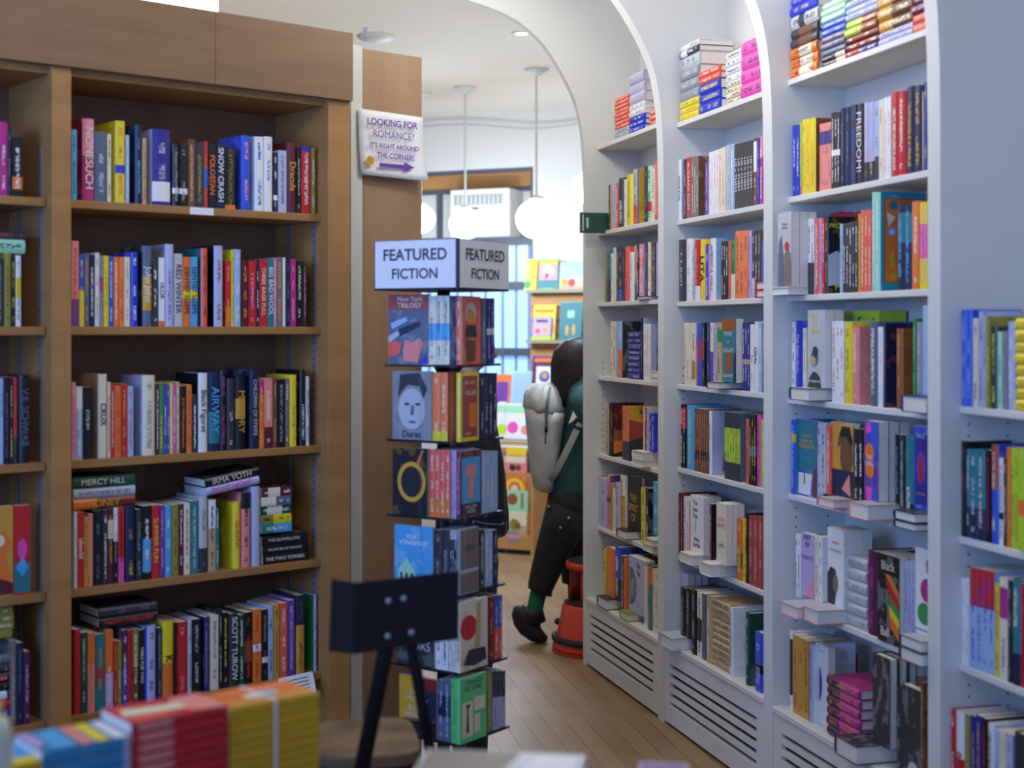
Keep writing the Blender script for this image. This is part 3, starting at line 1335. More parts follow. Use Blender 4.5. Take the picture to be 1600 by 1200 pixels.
ART['flames'] = [('rect', 'mustard', .02, .02, .98, .98), ('poly', 'orange', [(.2, .05), (.6, .02), (.9, .2), (.7, .45), (.95, .6), (.6, .75), (.5, .5), (.25, .4)]), ('disc', 'cream', .45, .62, .22), ('poly', 'maroon', [(.02, .02), (.98, .02), (.98, .14), (.5, .2), (.02, .1)])]
ART['waves'] = [('rect', 'teal', .02, .02, .98, .35), ('poly', 'red', [(.02, .98), (.98, .98), (.98, .55), (.6, .45), (.3, .6), (.02, .5)]), ('disc', 'hotpink', .5, .5, .3, .12), ('poly', 'skyblue', [(.1, .3), (.5, .42), (.9, .3), (.5, .2)])]
wood_row(3, W3, 'narrow').add('''
F -60 62 272 mustard i=orange a=flames o=6
F 66 140 265 red i=teal a=waves o=6 T=20
''')
wood_row(4, W4, 'narrow').add('''
47 75 300 taupe i=silver
77 108 310 navy i=teal
111 140 350 plum i=lilac
K -120 44 zy=0,660 c=indigo:40,cream/red:40,black/charcoal:44,white,white,.1,.6/black:40,grey/maroon:44,pink/charcoal:40,white/slate:46,white
K -120 62 zy=0,290 c=olive*4:36,cream p=1 d=110
''')

# ---------------------------------------------------------------- books on the white shelves (numbers are photo measurements)
KIND2 = ('paperback_book', 'hardcover_book')
BAYN = ['white bay beside archway', 'second white bay from archway', 'third white bay from archway', 'fourth white bay from archway']
NTH = ['top', 'second', 'third', 'fourth', 'fifth', 'sixth', 'lowest']


def wrow(bay, k, crop, off=SB + .006):
    nm = NTH[k] if bay < 3 else ['upper', 'middle', 'lower', 'lowest'][k]
    r = Row(WALL, SHELF_Z[bay][k], off, crop, f"{nm} shelf, {BAYN[bay]}", 'from far end', KIND2, None, (-YP[bay][0], -YP[bay + 1][1]), BACK)
    r.ztop = SHELF_Z[bay][k - 1] - .0225 if k else 9.0
    return r


ART['proto'] = [('text', 'yellow', 'PROTEIN', .5, .88, .9, .14), ('poly', 'silver', [(.02, .1), (.02, .5), (.35, .56), (.8, .4), (.85, .2), (.5, .12)]), ('text', 'yellow', 'MIX', .5, .08, .5, .12)]
ART['americ'] = [('poly', 'gold', [(0, 1), (1, 1), (1, .6), (0, .76)]), ('poly', 'charcoal', [(0, 0), (1, 0), (1, .5), (0, .36)]), ('text', 'charcoal', 'AM', .5, .88, .5, .12)]
ART['dusk'] = [('rect', 'rust', .03, .06, .97, .5), ('rect', 'orange', .03, .06, .97, .3), ('poly', 'black', [(0, 0), (1, 0), (1, .1), (.6, .06), (.3, .1), (0, .05)])]
ART['statue'] = [('poly', 'purple', [(.3, .05), (.8, .05), (.85, .35), (.6, .4), (.35, .36)]), ('poly', 'navy', [(.45, .5), (.6, .5), (.7, .8), (.5, .85)]), ('disc', 'lilac', .6, .45, .2, .12)]

# --- bay beside the archway
wrow(0, 0, (920, 80, .13333)).add('''
K 300 466 c=silver*2:55,slate/coral*8:46,cream
K 470 640 c=royal*3:62,white/white*2:72,grey/lavender*3:117,gold
K 705 900 c=coral*3:62,cream
''')
wrow(0, 1, (920, 240, .116667)).add('''
262 282 420 charcoal i=silver
284 301 420 gold i=brown
304 340 390 lavender i=slate
342 357 395 silver i=charcoal
358 388 400 coral i=white
392 470 330 charcoal h i=white
472 496 345 white i=grey
500 590 280 yellow h i=black t=MEAN_LITTLE_MAE
594 645 210 silver i=black b=coral,0,.34
648 666 192 slate h i=black s=gold
742 778 170 charcoal i=grey
780 840 165 mint h i=black b=red,.18,.35
842 878 190 cream i=red
880 916 105 coral i=white t=CLOWNTOWN
918 968 85 rust h i=orange
''')
r = wrow(0, 2, (920, 365, .1))
r.add('''
T 738 890 950 1010 white s=navy at=40
245 277 272 olive i=tan
280 340 272 teal i=charcoal b=charcoal,0,.45
345 378 310 white i=darkgreen
382 425 220 cream i=grey
428 462 215 charcoal i=tan b=charcoal,0,.2
464 520 215 navy i=gold b=blue,0,.22
522 550 215 charcoal i=gold
554 630 205 coral h i=red
634 706 290 white h i=silver
710 745 185 tan i=brown b=slate,0,.3
747 780 180 black i=white
784 855 165 pink i=white b=coral,.5,.75 z=15
862 885 140 slate i=lightblue z=15
887 917 140 navy i=lightblue z=15
920 965 135 cream i=grey z=15
967 988 135 brown i=white z=15
990 1010 135 charcoal i=cream z=15
1012 1030 135 charcoal i=cream z=15
F 1034 1200 130 lilac i=royal z=15 o=6
''')
r = wrow(0, 3, (920, 475, .10836))
r.add('''
T 905 1060 980 1050 cream at=30
T 905 1060 895 978 cream at=30 z=20
310 345 250 cream i=red
348 386 255 cream i=black
388 412 255 lightblue i=olive
416 472 250 lightblue h i=white b=orange,0,.5 s=charcoal
K 556 738 c=indigo*8:84,lavender
748 772 205 black h i=grey s=lavender
790 828 285 white i=coral
830 860 285 white i=coral
862 892 285 white i=coral s=lavender
972 1010 95 charcoal h i=skyblue z=44 s=grey
''')
r = wrow(0, 4, (920, 610, .10836))
r.add('''
T 625 775 1025 1120 white at=20
T 620 775 905 1022 white at=20 z=27
240 284 200 tan i=brown
288 312 180 black h i=gold
314 345 180 black h i=gold s=maroon a=dusk
482 580 225 orange k=3 i=charcoal b=charcoal,0,.35 s=brick a=americ
782 800 235 cream i=grey z=58
802 830 245 crimson i=white z=58
834 866 240 silver i=slate z=58
868 905 330 royal i=white z=58
907 950 330 royal h i=white z=58
''')
ART['spirit'] = [('rect', 'black', .02, .02, .98, .98), ('text', 'gold', 'THE\nSPIRIT\nOF', .5, .4, .85, .2)]
r = wrow(0, 5, (920, 725, .116667))
r.add('''
T 368 490 870 985 black at=25
T 722 845 1035 1130 cream at=5
T 740 860 945 1030 cream at=5 z=27
140 235 190 lavender i=slate
242 285 150 salmon i=maroon b=charcoal,.5,.6 s=purple
291 315 255 gold i=black
320 350 330 cream i=grey
353 411 250 lavender h i=slate
414 476 145 mustard h i=brown b=cream,.6,1 s=white z=28
F 498 700 160 black a=spirit h=1 n=SPIRIT z=28 o=16 i=charcoal
698 755 315 yellow i=charcoal
757 800 325 black i=white s=black
860 935 245 skyblue i=white z=55
''')
ART['name'] = [('poly', 'slate', [(.05, .12), (.05, .8), (.25, .78), (.45, .62), (.5, .5), (.44, .45), (.48, .36), (.4, .22), (.25, .12)]), ('poly', 'grey', [(.1, .5), (.3, .66), (.4, .55), (.3, .3), (.12, .2)]), ('text', 'charcoal', 'No\nRa', .62, .8, .5, .14)]
r = wrow(0, 6, (920, 840, .125), .03)
r.add('''
T 100 215 775 905 navy at=-15
T 382 490 925 1025 olive at=-5
190 208 140 yellow i=black
212 316 130 orange h i=tangerine
320 390 115 blue h i=white b=charcoal,0,.4 z=36
402 434 225 brown i=white z=10
440 466 255 orange h i=tangerine z=10
F 500 700 255 lavender i=slate a=name z=24 o=4 k=2
672 728 360 white i=silver
730 790 350 teal h i=orange b=orange,.72,1
796 830 390 cream i=olive
832 864 390 cream i=black
866 890 395 lilac i=red
''')
gb = empty('tmp', (0, 0, 0))
bpy.data.objects.remove(gb)

# --- second bay
wrow(1, 0, (1045, 40, .13333)).add('''
K 132 348 c=yellow*3:76,olive/grey*3:122,silver/silver:148,charcoal/charcoal:74,white,white,.6,.95/white:64,slate
K 352 590 c=royal*3:116,yellow/coral*2:76,cream t=////
K 668 838 c=cream*4:64,black/white*4:87,charcoal
K 842 1102 c=hotpink*4:166,plum
''')
wrow(1, 1, (1045, 200, .13333)).add('''
78 108 385 white h i=navy s=lavender t=MARTYR N
172 200 365 black i=pink
205 258 345 red i=white t=BUZZARD_ALLEY b=brick,0,.4
262 346 340,330 taupe k=3 i=cream s=brown
422 466 400 purple i=lavender
468 582 290,250 white k=4 i=pink
585 658 250,215 cream k=2 i=coral
662 714 210,190 silver k=2 i=grey
718 764 190 lightblue h i=white
767 985 195,140 charcoal k=6 i=white t=US_v_THEM
990 1028 120 brown i=white b=white,.5,.95
1032 1058 115 royal i=orange
1064 1104 100 salmon h i=white b=magenta,0,.7
1106 1163 105 maroon h i=yellow
''')
r = wrow(1, 2, (1045, 345, .116667))
r.add('''
T 1160 1300 930 1030 white s=red at=30
T 1160 1300 820 928 white s=red at=30 z=26
80 188 260 charcoal h i=white t=T._S._ELIOT N
190 312 245 white h i=silver
314 340 325 silver i=black
342 410 255 red h i=white b=white,0,.24 t=EMPIRE_OF_THE_ELITE
414 488 250 yellow h i=black t=UTA
490 530 310 royal i=white
532 546 320 pink
548 622 235 white h i=indigo t=AMERICA_HALL s=lightblue
698 792 275 black k=3 i=white
796 826 270 coral i=red
830 886 250 green i=black b=cream,0,.42
890 1056 140,125 tangerine k=3 i=brown
1062 1108 130 lilac h i=purple
1112 1150 138 charcoal i=white b=silver,.0,.3
1152 1184 125 charcoal i=white z=50
1186 1232 120 charcoal i=gold z=50
1236 1280 120 blue i=navy b=charcoal,.78,1 z=50
1283 1328 115 blue i=navy b=brown,.78,1 z=50
''')
ART['empire'] = [('rect', 'teal', .0, .0, 1, .8), ('poly', 'rust', [(.0, 1), (1, 1), (1, .8), (.6, .86), (.3, .76), (0, .84)]), ('poly', 'navy', [(.8, .0), (1, 0), (1, .5), (.85, .4)]), ('poly', 'rust', [(.3, .15), (.62, .15), (.75, .4), (.6, .5), (.35, .48), (.28, .35)]), ('text', 'white', 'EMPIRE', .45, .76, .85, .1), ('text', 'white', 'OF', .45, .63, .3, .06), ('text', 'white', 'ORGASM', .47, .5, .9, .1), ('text', 'white', 'ELLEN HUET', .48, .1, .8, .07)]
r = wrow(1, 3, (1045, 485, .116667))
r.add('''
T 500 660 948 1045 white s=navy at=10
F 715 900 112 teal a=empire z=26 o=-22 n=EMPIRE T=30
205 296 165 cream k=3 i=grey
302 358 165 cream i=charcoal b=gold,.1,.38
362 440 170 blue h i=crimson b=magenta,.4,.7
443 480 165 black i=gold
506 548 165 indigo i=grey z=26
552 594 165 cream i=purple b=purple,0,.5 z=26
597 633 168 lavender i=black z=26
636 712 160 tan h i=brown b=green,.66,.88 z=26
948 1084 175 indigo k=4 i=white b=tan,.4,.47
1088 1138 185 white i=slate
1142 1196 150 white h i=charcoal t=Girls
1198 1244 165 lightblue i=white
1250 1308 175 brown h i=pink b=charcoal,0,.5
1312 1330 170 mint i=olive
''')
r = wrow(1, 4, (1045, 620, .125))
r.add('''
147 207 95 black k=2 h i=white b=red,.62,.95
216 312 105 skyblue h i=mint
316 494 140,160 brown k=6 i=orange b=black,.2,.34
499 530 178 white h i=grey s=lavender a=statue
694 890 190,205 charcoal k=6 i=black b=lime,.26,.77 s=slate
962 996 280 coral i=black
1000 1090 222 black k=3 i=yellow b=teal,.42,.55
1097 1146 235 hotpink h i=magenta
1150 1184 290 lime i=olive
1188 1236 320 green k=2 i=lime
''')
ART['sane'] = [('text', 'black', 'The\nSane\nOne', .38, .76, .75, .12), ('poly', 'grey', [(.36, .36), (.4, .36), (.42, .6), (.38, .62)]), ('text', 'black', 'Anna\nKonkle', .48, .19, .85, .11)]
ART['words'] = [('text', 'orange', 'NOW\nMINDS', .5, .68, .8, .16), ('text', 'slate', 'LIVES', .5, .3, .7, .14)]
r = wrow(1, 5, (1045, 760, .13754))
r.add('''
T 120 250 765 880 cream at=10
T 348 465 838 980 white at=-20
F 245 395 112 white a=sane k=5 z=22 o=-8 n=SANE_ONE
F 540 652 192 cream a=words k=4 z=30 o=-38
107 160 75 maroon k=2 h i=salmon
168 224 115 white k=2 i=charcoal z=22
227 243 180 salmon i=red z=22
462 482 200 crimson i=white s=black z=22
648 702 310 skyblue h i=white
706 728 270 lilac i=white
731 748 350 white i=navy b=navy,0,.12
752 838 365 orange h i=yellow b=rust,.2,.45
842 864 370 yellow i=black
868 900 310 black h i=gold
904 1074 332,350 brick k=3 h i=salmon
1080 1118 370 cream i=orange
''')
r = wrow(1, 6, (1020, 880, .166667), .02)
r.add('''
T 55 175 670 785 lightblue at=-45
F 222 330 85 lavender k=4 h=1 z=32 o=48 T=28
254 408 225,255 black k=3 h i=grey
414 458 275 cream i=black b=black,.25,.6
460 490 285 slate i=navy
494 552 308 tan h i=cream
K 554 716 c=tan*10:63,brown
720 748 415 white h i=slate
866 905 465 darkgreen h i=silver
948 1034 650 blue h i=lilac b=black,.32,.46
1037 1058 530 plum i=black
''')

# --- third bay
wrow(2, 0, (1215, 0, .15625)).add('''
K 125 390 c=orange*3:98,black,cream,.2,.66/charcoal*2:97,brown,brown,.25,.7/silver:132,charcoal,charcoal,.5,.72/royal*2:98,gold
K 436 672 c=navy*2:52,tan,cream,.0,.4/slate*3:66,salmon/blue*2:68,lavender/mint*3:66,white
K 676 992 c=indigo:66,white,crimson,.55,1/darkred*2:72,cream/rust*2:80,cream,lime,.5,1/lavender*3:64,slate
K 1003 1340 c=lavender*2:66,slate/mustard*3:118,cream,brown,0,.6/mustard:90,cream
K 1342 1490 c=coral*2:95,tan/plum*3:92,pink
''')
wrow(2, 1, (1215, 120, .166667)).add('''
137 205 455 royal k=2 i=white
208 222 430 lime i=green b=hotpink,0,.12
224 350 405,385 yellow k=3 h i=orange s=brown
392 500 445,420 salmon k=4 i=brown b=indigo,.68,.88
502 582 340,330 black k=3 i=white b=white,.43,.51
584 680 300,280 navy k=2 h i=slate
682 735 265 navy i=royal
738 803 255 charcoal h i=white t=FREEDOM!
806 905 245,235 lavender k=2 h i=gold b=charcoal,0,.25
908 946 230 lightblue i=navy b=navy,.0,.3
948 990 215 cream i=coral
994 1060 200,185 white k=2 i=salmon
1064 1196 150,130 red k=2 h i=cream
1204 1352 98,78 navy k=2 h i=gold
1356 1368 140 tan
1370 1402 45 indigo h i=tan
''')
ART['photo'] = [('rect', 'grey', 0, 0, 1, .45), ('poly', 'slate', [(.05, 0), (.1, .6), (.3, .7), (.42, .5), (.55, .1), (.5, 0)]), ('poly', 'taupe', [(.5, 0), (.55, .45), (.85, .5), (1, .3), (1, 0)]), ('disc', 'red', .7, .54, .16), ('text', 'charcoal', 'Almost\nSettling', .55, .82, .6, .06)]
ART['turq'] = [('rect', 'rust', .1, .08, .98, .94), ('rect', 'orange', .12, .09, .97, .93), ('disc', 'skyblue', .27, .6, .09), ('disc', 'cream', .27, .6, .05), ('disc', 'teal', .3, .87, .09), ('poly', 'cream', [(.15, .8), (.35, .75), (.2, .65)]), ('poly', 'gold', [(.2, .35), (.3, .45), (.36, .2), (.24, .25)]), ('disc', 'gold', .3, .15, .08)]
r = wrow(2, 2, (1200, 285, .1625))
r.add('''
T 30 190 1010 1085 white at=-10
600 862 290 crimson k=3 i=maroon o=100 d=95 free=1
F 92 222 290 silver a=photo k=4 z=26 o=-60 T=30
383 440 350 white k=2 i=charcoal b=charcoal,0,.42
446 490 345 coral h i=white
493 514 345 lilac i=purple
516 543 340 red i=white
546 572 330 black h i=gold s=black a=proto
690 716 400 lightblue i=slate
718 862 400,365 charcoal k=5 i=white b=charcoal,.3,.45
866 888 300 gold i=rust
890 992 270,262 coral k=3 i=cream
995 1072 95 mint k=2 h i=white s=turquoise a=turq
1240 1380 212 navy k=2 h i=skyblue b=teal,.55,.9
1384 1452 182 orange i=white
1458 1530 190 yellow k=2 i=pink b=hotpink,.35,.75
''')
ART['woman'] = [('text', 'yellow', 'Judy\nand\nOther', .42, .82, .75, .1), ('poly', 'charcoal', [(.02, 0), (.78, 0), (.7, .14), (.5, .2), (.3, .2), (.1, .12)]), ('disc', 'slate', .4, .38, .21), ('disc', 'tan', .34, .34, .15), ('disc', 'charcoal', .45, .46, .15), ('text', 'white', 'KATHERINE RUN', .42, .08, .7, .04)]
r = wrow(2, 3, (1200, 470, .1625))
r.add('''
T 203 388 828 950 white s=navy at=-5
T 1278 1515 875 1035 indigo at=0
705 1066 95 lime k=3 i=black o=100 d=95 free=1
F 380 552 88 silver a=woman k=2 z=30 o=-18 T=32
226 260 205 white i=slate z=30
263 330 190 royal h i=white z=30 t=The_Right_Quits
333 366 260 cream i=olive z=30
614 726 195 white k=3 i=crimson
732 804 205 yellow h i=olive
808 870 250 salmon h i=cream
972 1050 200 slate h i=cream
1056 1104 250 white i=lavender
1108 1124 215 black h i=orange s=navy
1228 1292 265 rust h i=mustard
1393 1418 170 green i=mint
1422 1480 205 grey h i=silver
F 1488 1580 45 lightblue i=purple z=44 o=-4
''')
ART['sunny'] = [('rect', 'teal', .02, .34, .98, .98), ('text', 'gold', 'ALWAYS\nSUNNY IN\nPHILADELPHIA', .5, .72, .85, .14), ('text', 'skyblue', 'RARELY RAINY', .45, .5, .6, .06), ('poly', 'white', [(.02, .02), (.7, .02), (.8, .3), (.02, .3)]), ('poly', 'black', [(.4, .16), (.46, .16), (.46, .3), (.42, .32)]), ('poly', 'brown', [(.8, .02), (.98, .02), (.98, .4), (.85, .36)])]
ART['portrait'] = [('rect', 'mustard', .0, .35, 1, .96), ('poly', 'brown', [(.42, .5), (.45, .7), (.3, .66), (.4, .86), (.7, .9), (.95, .8), (1, .5), (.9, .36), (.5, .36), (.46, .45)]), ('poly', 'black', [(.4, .8), (.5, .95), (.85, .95), (1, .75), (.9, .7), (.7, .82)]), ('rect', 'navy', 0, .0, 1, .36), ('poly', 'salmon', [(.5, .1), (.85, .32), (.9, .02)])]
ART['deco'] = [('poly', 'purple', [(0, 0), (.3, 0), (.3, 1), (0, 1)]), ('poly', 'blue', [(.4, 1), (1, 1), (1, .6), (.6, .35), (.9, 0), (.6, 0), (.35, .5)]), ('poly', 'hotpink', [(.2, .98), (.45, .98), (.55, .88), (.3, .84), (.1, .86)]), ('poly', 'hotpink', [(.2, .0), (.5, .0), (.6, .16), (.1, .16)]), ('disc', 'orange', .4, .6, .32, .12), ('disc', 'orange', .42, .38, .32, .1), ('text', 'cream', 'THE\nKING', .42, .5, .6, .1)]
ART['blues'] = [('rect', 'indigo', .08, .05, .95, .9), ('disc', 'purple', .5, .5, .3, .2), ('disc', 'crimson', .5, .48, .16, .16), ('text', 'lavender', 'PAUL', .5, .88, .7, .08), ('text', 'gold', 'THE VESSEL', .5, .18, .75, .06)]
r = wrow(2, 4, (1200, 640, .1625))
r.add('''
T 468 628 850 935 white s=coral at=0
T 770 955 890 1040 salmon at=-35
T 1205 1410 1050 1125 navy at=-20
T 1205 1410 945 1040 navy at=-20 z=26
216 260 100 blue h i=lightblue b=gold,.7,.82 s=teal
F 268 470 100 blue a=sunny n=ALWAYS_SUNNY o=14
472 552 125 silver k=2 h i=black z=26
556 598 150 coral i=white z=26
F 604 820 125 mustard a=portrait z=26 o=8
822 912 185 black k=2 i=white
F 925 1062 112 purple a=deco k=3 z=42 o=-30 T=34 n=KING
1222 1256 235 black i=skyblue
1262 1308 240 charcoal i=silver
1312 1396 245 teal h i=cream b=black,0,.22
F 1402 1540 160 blue a=blues z=52 o=-20
''')
ART['inst'] = [('rect', 'lilac', .1, .2, .98, .8), ('text', 'black', 'INST\nOF', .5, .88, .9, .12), ('text', 'purple', 'ROBOTS', .5, .62, .85, .1), ('poly', 'pink', [(.4, .0), (.98, .0), (.98, .35), (.7, .25)])]
ART['essay'] = [('poly', 'charcoal', [(.0, .02), (.45, .02), (.6, .3), (.5, .48), (.2, .5), (0, .4)]), ('disc', 'taupe', .5, .3, .16, .12), ('text', 'salmon', 'FRENCH', .5, .82, .7, .05), ('text', 'grey', 'OTHER PIECES', .5, .72, .8, .05)]
ART['ball'] = [('text', 'cream', 'Black', .48, .87, .86, .22), ('poly', 'orange', [(.35, .78), (.6, .78), (1, .6), (1, .5)]), ('poly', 'red', [(.38, .74), (1, .5), (1, .4), (.5, .56)]), ('poly', 'green', [(.5, .56), (1, .4), (1, .31), (.55, .44)]), ('poly', 'yellow', [(.55, .44), (1, .31), (1, .2), (.58, .33)]), ('poly', 'orange', [(.58, .33), (1, .2), (1, .06), (.62, .2)]), ('poly', 'taupe', [(.35, .62), (.5, .6), (.6, .25), (.5, .05), (.42, .1), (.48, .35)]), ('text', 'cream', 'Ball', .38, .12, .7, .2)]
ART['dots'] = [('disc', 'magenta', .75, .52, .42, .14), ('disc', 'green', .6, .24, .45, .13), ('poly', 'brown', [(.7, .85), (1, .98), (1, .75), (.75, .72)]), ('rect', 'teal', 0, .04, 1, .055)]
r = wrow(2, 5, (1200, 810, .1916))
r.add('''
T 95 235 640 735 pink at=-55
T 250 400 715 830 salmon at=-35
T 1068 1270 1040 1150 white s=charcoal at=-20
T 1068 1270 940 1035 white s=charcoal at=-20 z=22
220 264 125 white k=2 h i=black z=24
F 268 372 125 lilac a=inst z=24 o=-4
382 408 145 cream i=taupe z=24
412 440 150 white i=purple z=24
F 485 618 85 white a=essay k=5 z=30 o=-12 n=ESSAYS T=32
K 592 802 c=silver*6:94,grey
808 888 265 plum h i=magenta
F 892 1072 300 black a=ball k=4 o=-14 n=BALL T=30
F 1200 1330 245 white a=dots z=44 o=-26
1112 1196 350 lavender k=3 i=slate
''')
ART['purple'] = [('disc', 'indigo', .3, .5, .3, .26), ('text', 'slate', 'Understanding Your Fertility', .5, .92, .9, .05), ('text', 'cream', 'IVF', .3, .5, .3, .12)]
ART['disc'] = [('disc', 'silver', .62, .12, .28, .08)]
r = wrow(2, 6, (1200, 960, .2), .03)
r.add('''
T 520 690 960 1105 charcoal at=-55
452 500 310 crimson i=white o=110 d=95 free=1
166 190 130 white h i=charcoal b=charcoal,.2,.9
192 316 150,215 mustard k=3 i=brown
320 350 235 lavender h i=slate s=white
F 352 470 235 white a=purple o=24
K 455 705 o=-14 c=magenta*6:77,mustard,plum,.6,1
F 812 945 322 charcoal k=4 h=1 o=-12 z=36 T=30
922 950 510 white i=charcoal
954 982 515 coral i=white
1002 1046 570 charcoal h i=grey
F 1048 1188 570 charcoal a=disc o=2
1192 1216 530 brown i=gold
''')

# --- fourth bay
ART['yl'] = [('rect', 'black', .5, .55, .98, .95), ('rect', 'orange', .0, .35, .9, .5)]
wrow(3, 0, (1470, 470, .14994)).add('''
212 318 95,90 blue k=2 h i=lightblue
332 390 180 cream i=purple
396 440 105 lavender i=black
444 470 150 silver i=charcoal
472 512 165 olive i=yellow
516 586 270 charcoal h i=lime
590 638 320 mint i=slate
645 690 320 grey k=2 i=plum
694 762 215 lavender h i=white
K 768 1080 c=yellow*6:120,mustard/yellow*2:122,mustard
''')
r = wrow(3, 1, (1470, 670, .175))
r.add('''
138 180 105 black i=crimson
188 392 175,190 teal k=3 h i=cream b=navy,0,.35
396 442 192 black i=crimson
446 508 140 blue h i=cream b=brick,.55,1
520 556 260 white i=black b=black,.3,.38
560 580 250 charcoal
588 625 165 orange i=tan
628 690 175 lime k=2 i=maroon
F 694 830 180 lime a=yl i=green
''')
r = wrow(3, 2, (1460, 860, .2834))
r.add('''
72 190 135,150 white k=4 i=tan
196 330 90,118 lightblue k=4 i=royal b=red,.62,1
333 355 185 yellow i=charcoal
358 402 150 cream i=purple b=magenta,.6,.9
405 424 165 charcoal i=silver
426 474 158 teal h i=cream b=navy,0,.3
477 500 180 red i=black
''')
r = wrow(3, 3, (1460, 860, .2834), .03)
r.add('''
76 100 870 red h i=white
102 160 885 white h i=red b=red,0,.5 t=BI
166 194 905 olive i=grey
198 256 910 indigo k=2 i=gold
262 286 925 black i=red
292 326 955 white h i=charcoal
330 356 990 lightblue i=slate
358 390 1000 cream i=tan
393 430 1010 lavender i=slate
435 500 1010 charcoal h i=navy
''')

# a dark green notebook standing on its long edge and sticking out past the boards
nf = Frame((1, 0), 6.30)
a = nf.hit(906, 364)
b = nf.hit(952, 333)
M = axes(Vector((0, -1, 0)), UP, Vector((-1, 0, 0)), Vector((b[0], 6.30, a[1])))
bk = make_book('notebook', M, .012, b[1] - a[1], b[0] - a[0], 'darkgreen', 'darkgreen', marks=0.0)
bk['label'] = 'dark green notebook sticking out sideways past the second shelf beside the archway'
cover_art(bk, .012, b[1] - a[1], b[0] - a[0], [('rect', 'silver', .1, .88, .9, .93), ('rect', 'silver', .25, .72, .75, .8)])

# ---------------------------------------------------------------- the far room
M_GLOBE = mat('opal_glass_lit', '#ffffff', .3, emit=('#fffaf0', 5.0))
M_DAY = mat('daylit_pane', '#9fc0ea', .3, emit=('#86b4f2', .55))
M_FRAMEG = mat('grey_window_frame', '#4d5360', .5)
M_AC = mat('cream_plastic', '#cfd1ca', .5)
M_ACG = mat('grille_grey', '#8a8f8e', .6)
M_TANB = mat('tan_board', '#b98a55', .55, noise=((3, 3, 12), '#a97a45', .6))
M_SLAT = mat('slatwall_wood', '#c8955a', .5, noise=((3, 3, 14), '#b48149', .6))

WS0 = FAR.hit(560, 400)[0]
WS1 = FAR.hit(833, 400)[0]


def fz(px, py, off=0.0):
    return FAR.hit(px, py, off)[1]


def fs(px, off=0.0):
    return FAR.hit(px, 400, off)[0]


# wall round a tall window: below, above, right and left of it
WT = fz(760, 264)
WBOT = fz(800, 640)
for lo, hi in (((-6.5, 0, 0), (WS0, .15, CEIL)), ((WS1, 0, 0), (5.5, .15, CEIL)), ((WS0, 0, WT), (WS1, .15, CEIL)), ((WS0, 0, 0), (WS1, .15, WBOT))):
    bm = bmesh.new()
    box(bm, lo, hi, FAR)
    struct('wall_far', bm, M_WALL)
# the window: frame, rails, panes, the boarded part round the air conditioner
win = empty('window_1', FAR.P((WS0 + WS1) / 2, .05, 0))
win['kind'] = 'structure'
z_tb0, z_tb1 = fz(760, 294), WT - .03
z_rail = fz(790, 376)
for name, lo, hi, m in (
        ('window_frame_head', (WS0, .0, WT - .03), (WS1, .10, WT), M_FRAMEG),
        ('window_frame_side', (WS1 - .02, .0, WBOT), (WS1, .10, WT - .03), M_FRAMEG),
        ('board_panel', (WS0, .05, z_tb0), (WS1 - .02, .08, z_tb1), M_TANB),
        ('window_rail', (WS0, .02, z_tb0 - .03), (WS1 - .02, .09, z_tb0), M_FRAMEG),
        ('filler_panel', (WS0, .055, z_rail + .035), (WS1 - .02, .08, z_tb0 - .03), M_AC),
        ('window_rail', (WS0, .02, z_rail - .035), (WS1 - .02, .09, z_rail + .035), M_FRAMEG)):
    bm = bmesh.new()
    box(bm, lo, hi, FAR)
    mesh_obj(name, bm, m, win)
for py in (446, 550, 640):
    z = fz(800, py)
    bm = bmesh.new()
    box(bm, (WS0, .02, z - .03), (WS1 - .02, .09, z + .03), FAR)
    mesh_obj('window_rail', bm, M_FRAMEG, win)
bm = bmesh.new()
box(bm, (WS0, .06, WBOT), (WS1 - .02, .07, z_rail - .035), FAR)
mesh_obj('window_pane', bm, M_DAY, win)
M_MUNT = mat('pale_muntin', '#7f97c4', .5)
for px in (600, 622, 644, 666, 688, 710, 732, 754, 781, 802, 822):
    s = fs(px)
    bm = bmesh.new()
    box(bm, (s - .008, .045, WBOT), (s + .008, .06, z_rail - .035), FAR)
    mesh_obj('window_muntin', bm, M_MUNT, win)
for px in (684, 800):
    s = fs(px)
    bm = bmesh.new()
    box(bm, (s - .02, .02, z_rail + .035), (s + .02, .09, z_tb0 - .03), FAR)
    mesh_obj('window_mullion', bm, M_FRAMEG, win)

# window air conditioner
s0, s1 = fs(703, -.2), fs(796, -.2)
z0, z1 = fz(750, 370, -.2), fz(750, 295, -.2)
ac = empty('air_conditioner', FAR.P((s0 + s1) / 2, -.1, z0), 0, 'cream window air conditioner set in the transom behind the globe lamps', 'air conditioner')
fbox('housing', (s0, -.2, z0), (s1, .06, z1), FAR, M_AC, ac, .012)
h = z1 - z0
fbox('vent_grille', (s0 + .03, -.206, z1 - .33 * h), (s1 - .05, -.199, z1 - .12 * h), FAR, M_ACG, ac)
for i in range(12):
    a = s0 + .035 + (s1 - s0 - .09) * i / 11
    fbox('grille_fin', (a - .004, -.2085, z1 - .32 * h), (a + .004, -.2055, z1 - .13 * h), FAR, M_AC, ac)
fbox('control_panel', (s0 + .10, -.214, z1 - .46 * h), (s1 - .12, -.199, z1 - .36 * h), FAR, M_AC, ac, .004)
fbox('display', (s0 + .17, -.2155, z1 - .43 * h), (s0 + .25, -.2135, z1 - .39 * h), FAR, M_DARK, ac)
fbox('filter_door', (s0 + .03, -.207, z0 + .05 * h), (s1 - .06, -.199, z1 - .5 * h), FAR, mat('cream_plastic_shade', '#cfd0c4', .5), ac, .003)

